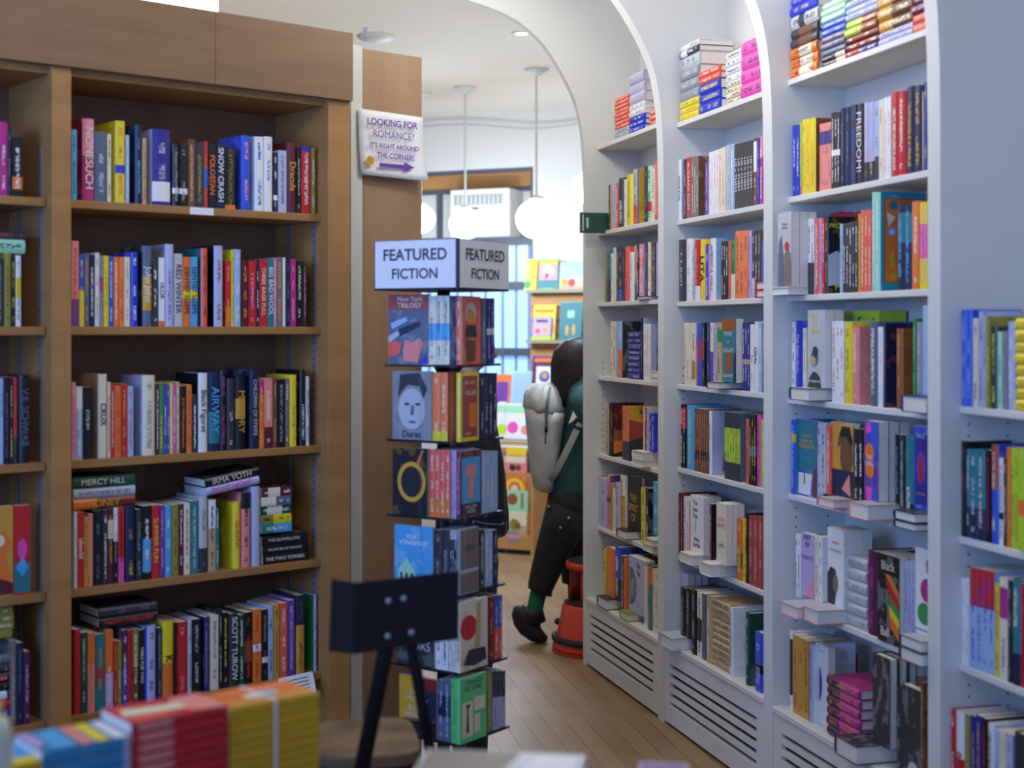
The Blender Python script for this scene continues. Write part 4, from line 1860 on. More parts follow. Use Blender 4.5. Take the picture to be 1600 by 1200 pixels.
# lamps: globe pendants
PENDANT = [(838, 342, 9.13, .132, 'larger white globe pendant hanging before the blank wall by the archway'),
           (727, 350, 9.80, .112, 'white globe pendant hanging in front of the air conditioner'),
           (657, 342, 10.1, .105, 'white globe pendant half hidden by the brown end panel'),
           (920, 293, 7.3, .088, 'small white globe pendant cut off by the edge of the archway')]
for px, py, d, r, lb in PENDANT:
    p = campt(px, py, d)
    t = empty('globe_pendant', p, 0, lb, 'lamp', 'globe pendant lamps in the far room')
    bm = bmesh.new()
    bmesh.ops.create_uvsphere(bm, u_segments=32, v_segments=20, radius=r)
    for v in bm.verts:
        v.co.z *= .95
        v.co += p
    o = mesh_obj('globe', bm, M_GLOBE, t, True)
    o.visible_shadow = True
    bm = bmesh.new()
    lathe(bm, [(0, p.z + r * .9), (r * .38, p.z + r * .88), (r * .36, p.z + r * 1.06), (r * .12, p.z + r * 1.14), (0, p.z + r * 1.14)], p, 20)
    mesh_obj('cap', bm, M_AC, t, True)
    bm = bmesh.new()
    tube(bm, [(p.x, p.y, p.z + r), (p.x, p.y, CEIL - .03)], .008, 8)
    mesh_obj('stem', bm, M_AC, t)
    bm = bmesh.new()
    lathe(bm, [(0, CEIL - .045), (.02, CEIL - .045), (.075, CEIL - .012), (.08, CEIL), (0, CEIL)], p, 24)
    mesh_obj('canopy', bm, M_AC, t, True)
    # the light a globe gives, from just under it
    lamp('globe_light', 'POINT', (p.x, p.y, p.z - r - .03), 22, lin('#dfecff'), r * .8)

# recessed lamp and flush dish on the ceiling, the long white light box above the bookcase
p = campt(815, 52, 8.0)
t = empty('recessed_light', (p.x, p.y, CEIL), 0, 'small bright recessed downlight in the ceiling by the arch curve', 'lamp')
bm = bmesh.new()
lathe(bm, [(.036, CEIL - .001), (.036, CEIL - .008), (.055, CEIL - .008), (.06, CEIL - .001)], p, 24)
mesh_obj('trim_ring', bm, M_AC, t)
bm = bmesh.new()
lathe(bm, [(0, CEIL - .004), (.036, CEIL - .004), (.036, CEIL - .0005), (0, CEIL - .0005)], p, 24)
mesh_obj('lamp_lens', bm, mat('lit_lens', '#ffffff', .3, emit=('#fff4e0', 6)), t)
p = campt(588, 57, 8.1)
t = empty('ceiling_dish', (p.x, p.y, CEIL), 0, 'shallow white round dish fixed to the ceiling above the wall end', 'ceiling fixture')
bm = bmesh.new()
lathe(bm, [(0, CEIL - .035), (.05, CEIL - .034), (.095, CEIL - .02), (.112, CEIL - .004), (.112, CEIL), (0, CEIL)], p, 32)
mesh_obj('dish', bm, M_AC, t, True)
s1 = WOOD.hit(341, 20, 1.3)[0]
t = empty('light_box', WOOD.P(s1 - .7, 1.4, CEIL), 0, 'bright white light box on the ceiling just above the wooden fascia', 'lamp')
fbox('lit_panel', (s1 - 1.5, 1.3, 2.62), (s1, 1.34, CEIL - .002), WOOD, mat('lit_panel', '#ffffff', .3, emit=('#f4f2ff', 2.6)), t)
fbox('housing', (s1 - 1.5, 1.342, 2.60), (s1, 1.45, CEIL - .001), WOOD, M_AC, t)

# thin cable strung along the top of the far wall
bm = bmesh.new()
pts = []
for i in range(13):
    px = 560 + i * 32
    sag = 4 * math.sin(i * .9) + 6 * math.sin(math.pi * i / 12)
    s, z = FAR.hit(px, 192 + sag, -.06)
    pts.append(FAR.P(s, -.06, z))
tube(bm, pts, .006, 6)
tag(mesh_obj('cable', bm, mat('grey_cable', '#a9adb0', .6)), 'thin grey cable strung along the top of the far white wall', 'cable')

# slatwall with picture books
ss0, ss1 = fs(829, -.04), fs(1010, -.04)
sw = empty('slatwall_display', FAR.P((ss0 + ss1) / 2, -.02, 0), 0, 'tan slatwall on the far wall with picture books on its ledges', 'display shelf')
z = .3
ztop = fz(870, 452, -.04)
while z < ztop - .02:
    fbox('slat', (ss0, -.04, z + .006), (ss1, -.012, min(z + .098, ztop)), FAR, M_SLAT, sw)
    z += .104
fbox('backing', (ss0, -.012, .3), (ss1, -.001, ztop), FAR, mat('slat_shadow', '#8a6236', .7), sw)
LED = [fz(860, 455, -.12), fz(860, 534, -.12), fz(860, 616, -.12)]
for z in LED:
    bm = bmesh.new()
    box(bm, (ss0, -.13, z - .012), (ss1, -.041, z), FAR)
    box(bm, (ss0, -.134, z - .012), (ss1, -.13, z + .014), FAR)
    mesh_obj('ledge', bm, mat('clear_ledge', '#9a9480', .3), sw)

PIC = Row(FAR, 0, 0, (0, 0, 1), 'far slatwall', '', ('picture_book', 'picture_book'))


def picture_book(px0, px1, py0, z, off, color, art, label, ik='white', lean=8, T=.012, group='picture books facing out in the far room'):
    s0 = FAR.hit(px0, py0, off)[0]
    s1, zt = FAR.hit(px1, py0, off)
    H = max(.12, (zt - z) / math.cos(math.radians(lean)))
    az = UP * math.cos(math.radians(lean)) + FAR.n * math.sin(math.radians(lean))
    ax = FAR.r.cross(az)
    M = axes(ax, FAR.r, az, FAR.P(s0, off + T, z + .002))
    b = make_book('picture_book', M, T, s1 - s0, H, color, ik, hard=True)
    cover_art(b, T, s1 - s0, H, art)
    b['label'] = label
    b['group'] = group
    return b


lad = [('rect', 'lime', .02, .02, .98, .98)]
picture_book(818, 837, 405, LED[0], -.125, 'lime', [('rect', 'yellow', .35, 0, 1, 1), ('disc', 'green', .3, .2, .3)], 'lime green picture book, furthest from the archway on the top slatwall ledge', T=.01)
picture_book(839, 870, 405, LED[0], -.121, 'green', [('rect', 'lime', .02, .85, .98, .98), ('rect', 'pink', .05, .35, .95, .84), ('disc', 'white', .5, .6, .3), ('disc', 'red', .45, .48, .13), ('rect', 'teal', .05, .1, .95, .34)], 'green and pink picture book beside the lime one, top slatwall ledge')
picture_book(872, 930, 409, LED[0], -.121, 'lightblue', [('rect', 'tan', 0, 0, 1, .18), ('disc', 'gold', .15, .3, .1), ('disc', 'red', .35, .28, .1), ('disc', 'white', .55, .35, .1), ('disc', 'brown', .75, .35, .1)], 'pale blue picture book cut off by the archway, top slatwall ledge')
picture_book(830, 866, 476, LED[1], -.118, 'gold', [('rect', 'yellow', .03, .6, .97, .97), ('rect', 'orange', .1, .78, .9, .86), ('rect', 'lime', .0, .0, 1, .2)], 'yellow picture book behind the purple one, second slatwall ledge')
picture_book(830, 860, 496, LED[1], -.13, 'purple', [('rect', 'lilac', .03, .22, .97, .97), ('rect', 'plum', .2, .78, .8, .9), ('disc', 'coral', .3, .42, .14), ('disc', 'gold', .68, .45, .14), ('rect', 'lime', 0, 0, 1, .2)], 'small purple picture book with two round animals, second slatwall ledge', T=.009)
picture_book(872, 907, 472, LED[1], -.121, 'turquoise', [('rect', 'teal', .02, .02, .98, .98), ('rect', 'mint', .35, .6, .65, .78), ('disc', 'gold', .35, .28, .07, .14), ('disc', 'gold', .65, .3, .07, .15)], 'teal picture book with two yellow giraffes, second slatwall ledge')
picture_book(828, 866, 557, LED[2], -.121, 'purple', [('rect', 'plum', .05, .03, .95, .97), ('rect', 'orange', .1, .84, .9, .94), ('rect', 'white', .2, .15, .9, .72), ('disc', 'blue', .55, .45, .22), ('disc', 'gold', .55, .48, .12)], 'purple picture book with a white panel, third slatwall ledge')

# low tiered display in front of the window
D0, D1 = 9.148 - 9.93, -.15
ds0, ds1 = fs(700, D0), fs(829, D0)
dz = [0.0, fz(800, 836, D0), fz(800, 798, D0 + .05), fz(800, 768, D0 + .1), fz(800, 735, D0 + .15)]
bd = empty('book_display', FAR.P((ds0 + ds1) / 2, D0 + .3, 0), 0, 'tan wooden tiered stand of picture books below the far window', 'display stand')
fbox('base', (ds0, D0 + .02, 0), (ds1, D1, .035), FAR, M_DARK, bd)
fbox('front_panel', (ds0, D0, .035), (ds1, D0 + .02, dz[1]), FAR, M_SLAT, bd)
fbox('end_panel', (ds1, D0, .0), (ds1 + .02, D1 - .02, fz(800, 700, D0)), FAR, M_SLAT, bd)
fbox('end_panel', (ds0 - .02, D0, .0), (ds0, D1 - .02, fz(800, 700, D0)), FAR, M_SLAT, bd)
zt = fz(800, 702, D0 + .2)
for i in range(4):
    fbox('tier', (ds0, D0 + .02 + i * .05, .035), (ds1, D0 + .02 + (i + 1) * .05 - .001, dz[min(i + 1, 4)] - .02), FAR, M_SLAT, bd)
fbox('top_board', (ds0 - .02, D0 + .22, zt - .02), (ds1 + .02, D1, zt), FAR, M_SLAT, bd)
bm = bmesh.new()
box(bm, (ds1 - .19, D0 - .003, .09), (ds1 - .08, D0 - .0005, .115), FAR, 0)
box(bm, (ds1 - .18, D0 - .003, .116), (ds1 - .07, D0 - .0005, .14), FAR, 1)
box(bm, (ds1 - .19, D0 - .003, .141), (ds1 - .09, D0 - .0005, .165), FAR, 0)
mesh_obj('book_pile_print', bm, [ink('grey'), ink('pink')], bd)
GP = 'picture books in the tiered stand'
tiers = [
    (787, 822, 801, dz[1] - .02, D0 + .022, 'cream', [('rect', 'tan', 0, .0, 1, .45), ('disc', 'olive', .45, .5, .22), ('disc', 'rust', .6, .45, .14)], 'cream picture book with a leafy drawing, lowest tier of the stand'),
    (787, 824, 768, dz[2] - .02, D0 + .072, 'mint', [('disc', 'rust', .35, .6, .22), ('rect', 'olive', .7, .2, .82, .9)], 'pale green picture book with a brown bear, second tier of the stand'),
    (786, 821, 750, dz[3] - .018, D0 + .124, 'orange', [('disc', 'yellow', .5, .3, .42), ('disc', 'coral', .5, .3, .28), ('disc', 'cream', .5, .28, .15)], 'orange picture book with a rainbow arch, third tier of the stand'),
    (786, 822, 733, dz[4] - .02, D0 + .172, 'salmon', [('rect', 'cream', .05, .6, .95, .95), ('disc', 'charcoal', .4, .3, .14), ('disc', 'brown', .65, .3, .12)], 'peach picture book with dark animals, fourth tier of the stand'),
    (790, 821, 701, dz[4] + .0, D0 + .2, 'yellow', [('rect', 'gold', .03, .03, .97, .3), ('text', 'red', 'Murfer', .5, .62, .8, .3), ('disc', 'brown', .7, .16, .14)], 'bright yellow picture book under the window, top tier of the stand')]
for i, (a, b_, y, z, off, c, art, lb) in enumerate(tiers):
    if i == 4:
        off = D0 + .198
    picture_book(a, b_, y, z, off, c, art, lb, lean=2, T=.01, group=GP)
picture_book(752, 784, 735, dz[3] - .02, D0 + .122, 'coral', [('disc', 'cream', .5, .5, .3)], 'coral picture book mostly hidden behind the rotating rack, tiered stand', lean=2, T=.01, group=GP)
# on top of the stand
picture_book(770, 827, 632, zt, D0 + .30, 'white', [('rect', 'mint', .0, .78, 1, .95), ('disc', 'lime', .2, .4, .14), ('disc', 'hotpink', .5, .45, .15), ('disc', 'salmon', .85, .4, .12), ('rect', 'mint', 0, 0, 1, .1)], 'wide white picture book with green border and small figures, on the tiered stand', lean=10)
picture_book(797, 826, 581, zt + .16, D0 + .42, 'mint', [('rect', 'lightblue', .03, .3, .97, .97), ('disc', 'coral', .7, .12, .1)], 'pale blue green picture book leaning before the window glass', lean=8)
picture_book(770, 794, 586, zt + .16, D0 + .42, 'orange', [('rect', 'purple', .1, .15, .85, .85), ('rect', 'white', .3, .2, .8, .45)], 'orange and purple picture book leaning before the window glass', lean=8)
fbox('o', (0, 0, 0), (.01, .01, .01), FAR, M_SLAT)
bpy.data.objects.remove(bpy.data.objects['o'])
rs = fbox('riser', (ds0 + .02, D0 + .36, zt + .0005), (ds1 - .02, D0 + .62, zt + .159), FAR, M_AC)
tag(rs, 'white display riser on the tiered stand, holding up leaning picture books', 'riser')
# a pile of large white books lying on the stand
z = zt
for i, (c, t) in enumerate((('cream', .02), ('white', .018), ('tan', .02), ('silver', .022))):
    M = axes(UP, FAR.n, -FAR.r, FAR.P(fs(832, D0 + .24), D0 + .235 + .006 * (i % 2), z + t / 2 + .0003))
    b_ = make_book('picture_book', M, t - .0005, .05 + .0, .26, c, 'grey', hard=True, marks=.4)
    b_['label'] = f"{c} book, {ordinal(i + 1)} up in the low pile on the tiered stand"
    b_['group'] = 'pile on the tiered stand'
    z += t

# ---------------------------------------------------------------- signs
M_PURPLE = mat('sign_ink_purple', '#6d3fa0', .6)
M_SIGNINK = mat('sign_ink_grey', '#3c3f4c', .6)
PB0, PB = PB, .146
a0, z1 = WOOD.hit(560, 169, PB - .006)
a1 = WOOD.hit(661, 175, PB - .006)[0]
z0 = WOOD.hit(566, 273, PB - .006)[1]
sg = empty('paper_sign', WOOD.P((a0 + a1) / 2, PB - .004, z0), math.atan2(WOOD.r.y, WOOD.r.x), 'white paper sign with purple words and an arrow, taped to the brown end panel', 'sign')
bm = bmesh.new()
nx, ny = 10, 10
gr = [[None] * (ny + 1) for _ in range(nx + 1)]
for i in range(nx + 1):
    for j in range(ny + 1):
        u, v = i / nx, j / ny
        s = a0 + (a1 - a0) * u + .006 * (1 - v) ** 2 * (1 if u > .5 else 1.6)
        off = PB - .003 - .010 * max(0, u - .75) ** 2 * 16 * (1 - v) - .012 * (1 - v) ** 3 * (.3 + u) - .002
        gr[i][j] = bm.verts.new(WOOD.P(s, off, z0 + (z1 - z0) * v - .006 * u))
for i in range(nx):
    for j in range(ny):
        bm.faces.new((gr[i][j], gr[i + 1][j], gr[i + 1][j + 1], gr[i][j + 1]))
ps = mesh_obj('sheet', bm, M_PAPER, sg, True)
so = ps.modifiers.new('thick', 'SOLIDIFY')
so.thickness = .0004


def sign_text(body, u, v, wf, m, parent, fr, s0, s1, zb, zt, off, size, name='sign_lettering'):
    p = fr.P(s0 + (s1 - s0) * u, off, zb + (zt - zb) * v)
    M = axes(fr.r, UP, -fr.n, p)
    return font(name, body, size, m, parent, wmat(parent).inverted() @ M, (s1 - s0) * wf, cw=.6)


for body, u, v, wf, sz in (('LOOKING FOR', .48, .81, .76, .034), ('ROMANCE?', .50, .63, .66, .034), ("IT'S RIGHT AROUND", .51, .455, .84, .026), ('THE CORNER!', .53, .31, .6, .026)):
    sign_text(body, u, v, wf, M_PURPLE, sg, WOOD, a0, a1, z0, z1, PB - .0215, sz)
bm = bmesh.new()
W_, H_ = a1 - a0, z1 - z0
y_ = z0 + H_ * .165
pts = [(.28, -.03), (.66, -.03), (.66, -.075), (.82, 0), (.66, .075), (.66, .03), (.28, .03)]
bm.faces.new([bm.verts.new(WOOD.P(a0 + W_ * u, PB - .0215 - .004 * max(0, u - .5), y_ + H_ * v)) for u, v in pts])
mesh_obj('arrow', bm, M_PURPLE, sg)
bm = bmesh.new()
cxs, czs = a0 + W_ * .14, z0 + H_ * .215
bm.faces.new([bm.verts.new(WOOD.P(cxs + .0165 * math.cos(i * math.pi / 12), PB - .0215, czs + .0165 * math.sin(i * math.pi / 12))) for i in range(24)])
em = mesh_obj('smiling_face', bm, ink('gold'), sg)
bm = bmesh.new()
for dx in (-.006, .006):
    bm.faces.new([bm.verts.new(WOOD.P(cxs + dx + .002 * math.cos(i * math.pi / 4), PB - .0222, czs + .004 + .003 * math.sin(i * math.pi / 4))) for i in range(8)])
arc = [(-.008, -.003), (0, -.009), (.008, -.003), (.006, -.003), (0, -.0065), (-.006, -.003)]
bm.faces.new([bm.verts.new(WOOD.P(cxs + x, PB - .0222, czs + z)) for x, z in arc])
mesh_obj('face_marks', bm, ink('brown'), em)

PB = PB0
# ---------------------------------------------------------------- rotating rack
DC = 4.12
CORNER = campt(714, HORIZON, DC)


def spin_frames(corner, side):
    al = math.radians(29.6)
    lft = RT * -math.cos(al) + FW * math.sin(al)
    rgt = RT * math.sin(al) + FW * math.cos(al)
    return lft, rgt


LFT, RGT = spin_frames(CORNER, 0)
SIDE = .252
CEN = CORNER + (LFT + RGT) * (SIDE / 2)
fl = Frame(((-LFT).x, (-LFT).y), 0)
fl.c = fl.n.dot(Vector((CORNER.x, CORNER.y, 0)))
frr = Frame((RGT.x, RGT.y), 0)
frr.c = frr.n.dot(Vector((CORNER.x, CORNER.y, 0)))
SC_L = fl.r.dot(Vector((CORNER.x, CORNER.y, 0)))     # the corner's place along each face
SC_R = frr.r.dot(Vector((CORNER.x, CORNER.y, 0)))
M_CLEAR = bpy.data.materials.new('clear_acrylic')
M_CLEAR.use_nodes = True
nt = M_CLEAR.node_tree
nt.nodes.clear()
out = nt.nodes.new('ShaderNodeOutputMaterial')
mx = nt.nodes.new('ShaderNodeMixShader')
tr = nt.nodes.new('ShaderNodeBsdfTransparent')
gl = nt.nodes.new('ShaderNodeBsdfGlossy')
gl.inputs['Roughness'].default_value = .1
mx.inputs[0].default_value = .06
nt.links.new(tr.outputs[0], mx.inputs[1])
nt.links.new(gl.outputs[0], mx.inputs[2])
nt.links.new(mx.outputs[0], out.inputs[0])

rack = empty('rotating_rack', (CEN.x, CEN.y, 0), math.atan2(RGT.y, RGT.x), 'black rotating book rack topped by a white box sign, beside the brown end panel', 'book rack')

def tier_frames(k):
    """the tiers turn on their own: each sits a little further round than the one above"""
    al = math.radians(29.6 + (0, 2.2, 2.2, 3.2, 5.2, 7.2)[k])
    lf = RT * -math.cos(al) + FW * math.sin(al)
    rg = RT * math.sin(al) + FW * math.cos(al)
    co = CORNER
    out = []
    for r_ in (-lf, rg):
        f = Frame((r_.x, r_.y), 0)
        f.c = f.n.dot(co)
        out.append((f, f.r.dot(co)))
    return lf, rg, out


TIER = [fl.hit(715, y)[1] for y in (570.5, 691, 812, 931, 1052, 1164)]


def turned_box(bm, half, z0, z1, mi=0, cx=CEN, lf=LFT, rg=RGT):
    pts = [Vector((cx.x, cx.y, z0)) + lf * (a * half) + rg * (b * half) for a, b in ((-1, -1), (-1, 1), (1, 1), (1, -1))]
    prism(bm, pts, None, Vector((0, 0, z1 - z0)), mi)


bm = bmesh.new()
tube(bm, [(CEN.x, CEN.y, .04), (CEN.x, CEN.y, 1.74)], .02, 16)
mesh_obj('post', bm, M_DARK, rack, True)
bm = bmesh.new()
lathe(bm, [(0, 0), (.19, 0), (.19, .02), (.16, .035), (.03, .05), (0, .05)], CEN, 32)
mesh_obj('base', bm, M_DARK, rack, True)
for k, z in enumerate(TIER):
    bm = bmesh.new()
    lf, rg, _ = tier_frames(k)
    turned_box(bm, SIDE / 2 + .001, z - .007, z - .0005, cx=CORNER + (lf + rg) * (SIDE / 2), lf=lf, rg=rg)
    mesh_obj('tray', bm, M_DARK, rack)
# thin clear strips that keep the books in
for k, z in enumerate(TIER):
    (f1, c1), (f2, c2) = tier_frames(k)[2]
    for fr_, sc, sg_ in ((f1, c1, -1), (f2, c2, 1)):
        for q in (.06, .5, .94):
            s = sc + sg_ * SIDE * q
            fbox('clear_strip', (s - .006, -.0055 if sg_ < 0 else -.0175, z - .009), (s + .006, -.004 if sg_ < 0 else -.016, z + .19), fr_, M_CLEAR, rack)
# sign box on top
bm = bmesh.new()
sb_d = DC
CS = campt(716, HORIZON, sb_d - .05)
HS = .294
CSc = CS + (LFT + RGT) * (HS / 2)
zs0 = 1.6 + (HORIZON - 452) / FPX * (sb_d - .05)
zs1 = 1.6 + (HORIZON - 372) / FPX * (sb_d - .05)
turned_box(bm, HS / 2, zs0, zs1, cx=CSc)
bevel_all(bm, .004)
M_BOX = mat('dark_purple_box', '#241b3a', .5)
sbx = mesh_obj('sign_box', bm, M_BOX, rack)
for fr0, sg_ in ((fl, -1), (frr, 1)):
    f2 = Frame((fr0.r.x, fr0.r.y), fr0.n.dot(Vector((CS.x, CS.y, 0))))
    sc = f2.r.dot(Vector((CS.x, CS.y, 0)))
    a, b = sorted((sc + sg_ * .008, sc + sg_ * (HS - .006)))
    pz0, pz1 = zs0 + .006, zs1 - .002
    bm = bmesh.new()
    box(bm, (a, -.0022, pz0), (b, -.0008, pz1), f2)
    mesh_obj('sign_paper', bm, M_PAPER, rack)
    for body, v in (('FEATURED', .69), ('FICTION', .29)):
        sign_text(body, .5, v, .80 if body == 'FEATURED' else .63, M_SIGNINK, rack, f2, a, b, pz0, pz1, -.0030, .056)

# books in the rack: per tier, the face on the viewer's left and the one on the right
ART['trilogy'] = [('rect', 'brick', 0, .78, 1, 1), ('text', 'cream', 'New York\nTRILOGY', .55, .885, .85, .1), ('poly', 'silver', [(.0, .3), (.3, .42), (.25, .48), (0, .4)]), ('poly', 'lightblue', [(.1, .5), (.5, .62), (.45, .68), (.05, .58)]), ('poly', 'navy', [(.3, .4), (.85, .55), (.8, .62), (.25, .5)]), ('poly', 'salmon', [(.4, .05), (.75, .02), (.9, .3), (.8, .38), (.6, .3), (.45, .36), (.38, .2)]), ('poly', 'coral', [(0, .1), (.3, .14), (.35, .3), (.1, .34), (0, .28)]), ('poly', 'royal', [(.75, .0), (1, .0), (1, .16)])]
ART['face'] = [('disc', 'silver', .5, .45, .34, .3), ('poly', 'charcoal', [(.15, .6), (.2, .95), (.7, .98), (.9, .75), (.8, .6), (.7, .78), (.4, .8), (.25, .7)]), ('disc', 'charcoal', .38, .52, .07, .02), ('disc', 'charcoal', .66, .52, .07, .02), ('disc', 'slate', .52, .26, .1, .02), ('poly', 'slate', [(.5, .5), (.56, .5), (.56, .36), (.47, .36)]), ('text', 'charcoal', 'Duras', .5, .08, .7, .14)]
ART['ring'] = [('disc', 'gold', .55, .5, .4, .3), ('disc', 'black', .55, .5, .3, .23), ('poly', 'orange', [(.75, .75), (.9, .98), (.85, .98), (.7, .8)]), ('text', 'gold', 'ANDERSON', .16, .5, .1, .03)]
ART['building'] = [('text', 'white', 'KURT\nVONNEGUT', .5, .78, .85, .1), ('poly', 'mint', [(.1, .0), (.55, .0), (.55, .3), (.4, .42), (.32, .5), (.24, .42), (.1, .3)]), ('rect', 'charcoal', .16, .1, .22, .26), ('rect', 'charcoal', .3, .1, .36, .26), ('rect', 'charcoal', .44, .1, .5, .26)]
ART['words2'] = [('text', 'silver', 'THE\nALL\nFOURS', .5, .5, .8, .2)]
ART['meridian'] = [('poly', 'gold', [(0, .25), (.5, .3), (.55, 1), (0, 1)]), ('poly', 'darkred', [(.55, .8), (1, .8), (1, 1), (.55, 1)]), ('poly', 'navy', [(.6, .3), (1, .3), (1, .78), (.6, .78)]), ('poly', 'black', [(0, .0), (1, .0), (1, .28), (0, .22)]), ('text', 'cream', 'Cormac\nMcCarthy', .5, .68, .9, .12), ('text', 'cream', 'BLOOD\nMERIDIAN', .5, .4, .95, .12)]
ART['portrait2'] = [('rect', 'cream', .0, .0, .08, 1), ('disc', 'silver', .5, .75, .26, .16), ('disc', 'mustard', .5, .7, .2, .12), ('poly', 'charcoal', [(.2, .4), (.8, .4), (.75, .58), (.3, .58)]), ('poly', 'brown', [(.3, .05), (.7, .05), (.75, .36), (.25, .36)])]
ART['killer'] = [('rect', 'brick', .12, .06, .92, .95), ('text', 'cream', 'MRS. SHIM', .5, .85, .7, .08), ('text', 'cream', 'KILLER', .55, .70, .7, .12), ('poly', 'orange', [(.45, .2), (.85, .2), (.85, .55), (.45, .55)]), ('text', 'cream', 'NOVEL', .4, .11, .4, .05)]
ART['swim'] = [('rect', 'skyblue', .06, .22, .94, .9), ('disc', 'salmon', .5, .7, .26, .1), ('poly', 'salmon', [(.35, .3), (.6, .28), (.65, .66), (.4, .66)]), ('rect', 'charcoal', .06, .05, .94, .21), ('text', 'cream', 'HOLLOW\nINSIDE', .5, .13, .7, .07)]
ART['grey2'] = [('rect', 'taupe', .02, .02, .98, .98), ('rect', 'lavender', 0, .33, 1, .38), ('text', 'charcoal', 'NOTES', .5, .7, .6, .1)]
ART['figure'] = [('disc', 'red', .3, .62, .3, .18), ('poly', 'tan', [(.5, .3), (.62, .95), (.75, .95), (.72, .3)]), ('poly', 'charcoal', [(.1, .1), (.3, .3), (.9, .28), (.95, .1), (.5, .05)])]
ART['strange'] = [('text', 'darkgreen', 'STRANGE\nPICTURES', .5, .86, .85, .1), ('rect', 'cream', .06, .08, .48, .62), ('rect', 'cream', .52, .45, .94, .66), ('rect', 'cream', .52, .12, .74, .4), ('poly', 'charcoal', [(.22, .15), (.32, .15), (.3, .5), (.38, .58), (.2, .58), (.26, .5)])]
LEFT_SPEC = [
    ("slate i=cream a=trilogy n=TRILOGY", 607, 668, "669 702 462 cream k=3 i=slate b=skyblue,.35,.6/703 714 462 navy k=3 i=silver", 460),
    ("grey i=charcoal a=face", 613, 674, "675 699 582 tangerine k=2 i=cream b=yellow,0,.14", 580),
    ("black i=gold a=ring", 613, 668, "671 703 703 coral k=4 i=cream b=orange,0,.3/705 713 703 lilac k=2 i=purple", 700),
    ("skyblue i=white a=building", 616, 676, "678 702 828 charcoal k=2 i=grey/703 713 828 navy k=3 i=white b=silver,.85,1", 822),
    ("charcoal i=silver a=words2", 620, 678, "680 700 940 white k=2 i=charcoal/701 714 940 white k=3 i=slate", 940),
    ("maroon i=cream a=meridian", 624, 682, "684 703 1062 slate k=2 i=lightblue b=navy,.4,.75/704 713 1060 brightgreen k=2 i=darkgreen", 1058)]
RIGHT_SPEC = [
    ("coral i=cream a=portrait2", 715, 751, "752 760 466 slate i=lightblue/761 773 466 indigo k=2 i=lilac b=white,.44,.54", 463),
    ("yellow i=cream a=killer n=KILLER", 714, 748, "750 777 583 navy k=4 i=silver", 582),
    ("maroon i=pink a=swim", 714, 752, "753 778 705 lightblue k=4 i=white", 704),
    ("grey i=slate a=grey2", 714, 748, "750 757 828 darkgreen i=white/758 770 828 lightblue k=2 i=white/771 778 828 navy i=lilac", 826),
    ("cream i=charcoal a=figure", 715, 762, "764 772 932 darkred i=gold/773 785 930 coral k=2 i=white b=blue,.5,1", 938),
    ("brightgreen i=mint a=strange n=STRANGE", 716, 760, "762 769 1050 olive i=tan/770 790 1048 lavender k=3 i=slate b=charcoal,.55,1", 1056)]
# 'lime' reads too yellow for the green covers: they use green with a light print
for face, fi, spec in (('camera-side', 0, LEFT_SPEC), ('aisle-side', 1, RIGHT_SPEC)):
    for k, (cov, x0, x1, spines, yt) in enumerate(spec):
        fr_, cs = tier_frames(k)[2][fi]
        r = Row(fr_, TIER[k], .004, (0, 0, 1), f"{['top', 'second', 'third', 'fourth', 'fifth', 'lowest'][k]} tier, {face} of rotating rack", 'along', NOVEL, f"books on the {['top', 'second', 'third', 'fourth', 'fifth', 'lowest'][k]} tier of the rotating rack", (-99, cs - .0005) if fi == 0 else (cs, cs + SIDE))
        r.add(f"F {x0} {x1} {yt} {cov} T=14 o={-15 if fi else -3}")
        r.last = r.fr.hit(x1, yt, 0)[0] + .0005
        for t in spines.split('/'):
            r.add(t + ' d=100' if fi == 0 else t + ' d=70')

# ---------------------------------------------------------------- the table in front and what lies on it
TB = Frame((WOOD.r.x, WOOD.r.y), 2.19)     # its edge runs like the bookcase; off 0 = faces of the piles
TZ = .70
M_TABLE = mat('dark_table_wood', '#2a211c', .5, noise=((3, 3, 20), '#3a2c22', .6))


def tb(px, py, z):
    """point on a horizontal plane at height z: (s, off)"""
    d = ray(px, py)
    t = (z - HC) / d.z
    p = d * t
    return p.dot(TB.r), p.dot(TB.n) - TB.c


e0 = tb(-120, 1190, TZ)
tab = empty('display_table', TB.P(.2, -.3, 0), math.atan2(TB.r.y, TB.r.x), 'dark wooden display table under the piles of small paperbacks in front', 'table')
s_r = TB.hit(520, 1190, 0)[0]
TS0, TS1, TO0, TO1 = s_r - 1.7, s_r + .01, -.30, .27
fbox('table_top', (TS0, TO0, TZ - .035), (TS1, TO1, TZ), TB, M_TABLE, tab, .004)
fbox('apron', (TS0 + .06, TO1 - .07, TZ - .12), (TS1 - .06, TO1 - .05, TZ - .0355), TB, M_TABLE, tab)
for a in (TS0 + .05, TS1 - .11):
    for b in (TO0 + .05, TO1 - .12):
        fbox('leg', (a, b, 0), (a + .06, b + .06, TZ - .0355), TB, M_TABLE, tab)


def pile(px0, px1, n, T, color, ik, band, label, grp, off=0.0, D=.118, art=None, mk=1.0, edge=None):
    s0 = TB.hit(px0, 1150, off)[0]
    s1 = TB.hit(px1, 1150, off)[0]
    z = TZ + .0004
    rng = random.Random(int(px0 + 3))
    for i in range(n):
        j = rng.uniform(-.0015, .0015)
        M = axes(UP, TB.n, -TB.r, TB.P(s1 + j, off + rng.uniform(0, .002), z + T / 2))
        b = make_book('small_paperback', M, T - .0004, D, s1 - s0 - .001, color, ik, band=band, marks=mk, edge=edge)
        b['label'] = f"{label}, {ordinal(i + 1)} up from the table" if i < n - 1 else f"{label}, topmost of its pile"
        b['group'] = grp
        z += T
        if i == n - 1 and art:
            cover_art(b, T - .0004, D, s1 - s0 - .001, art)


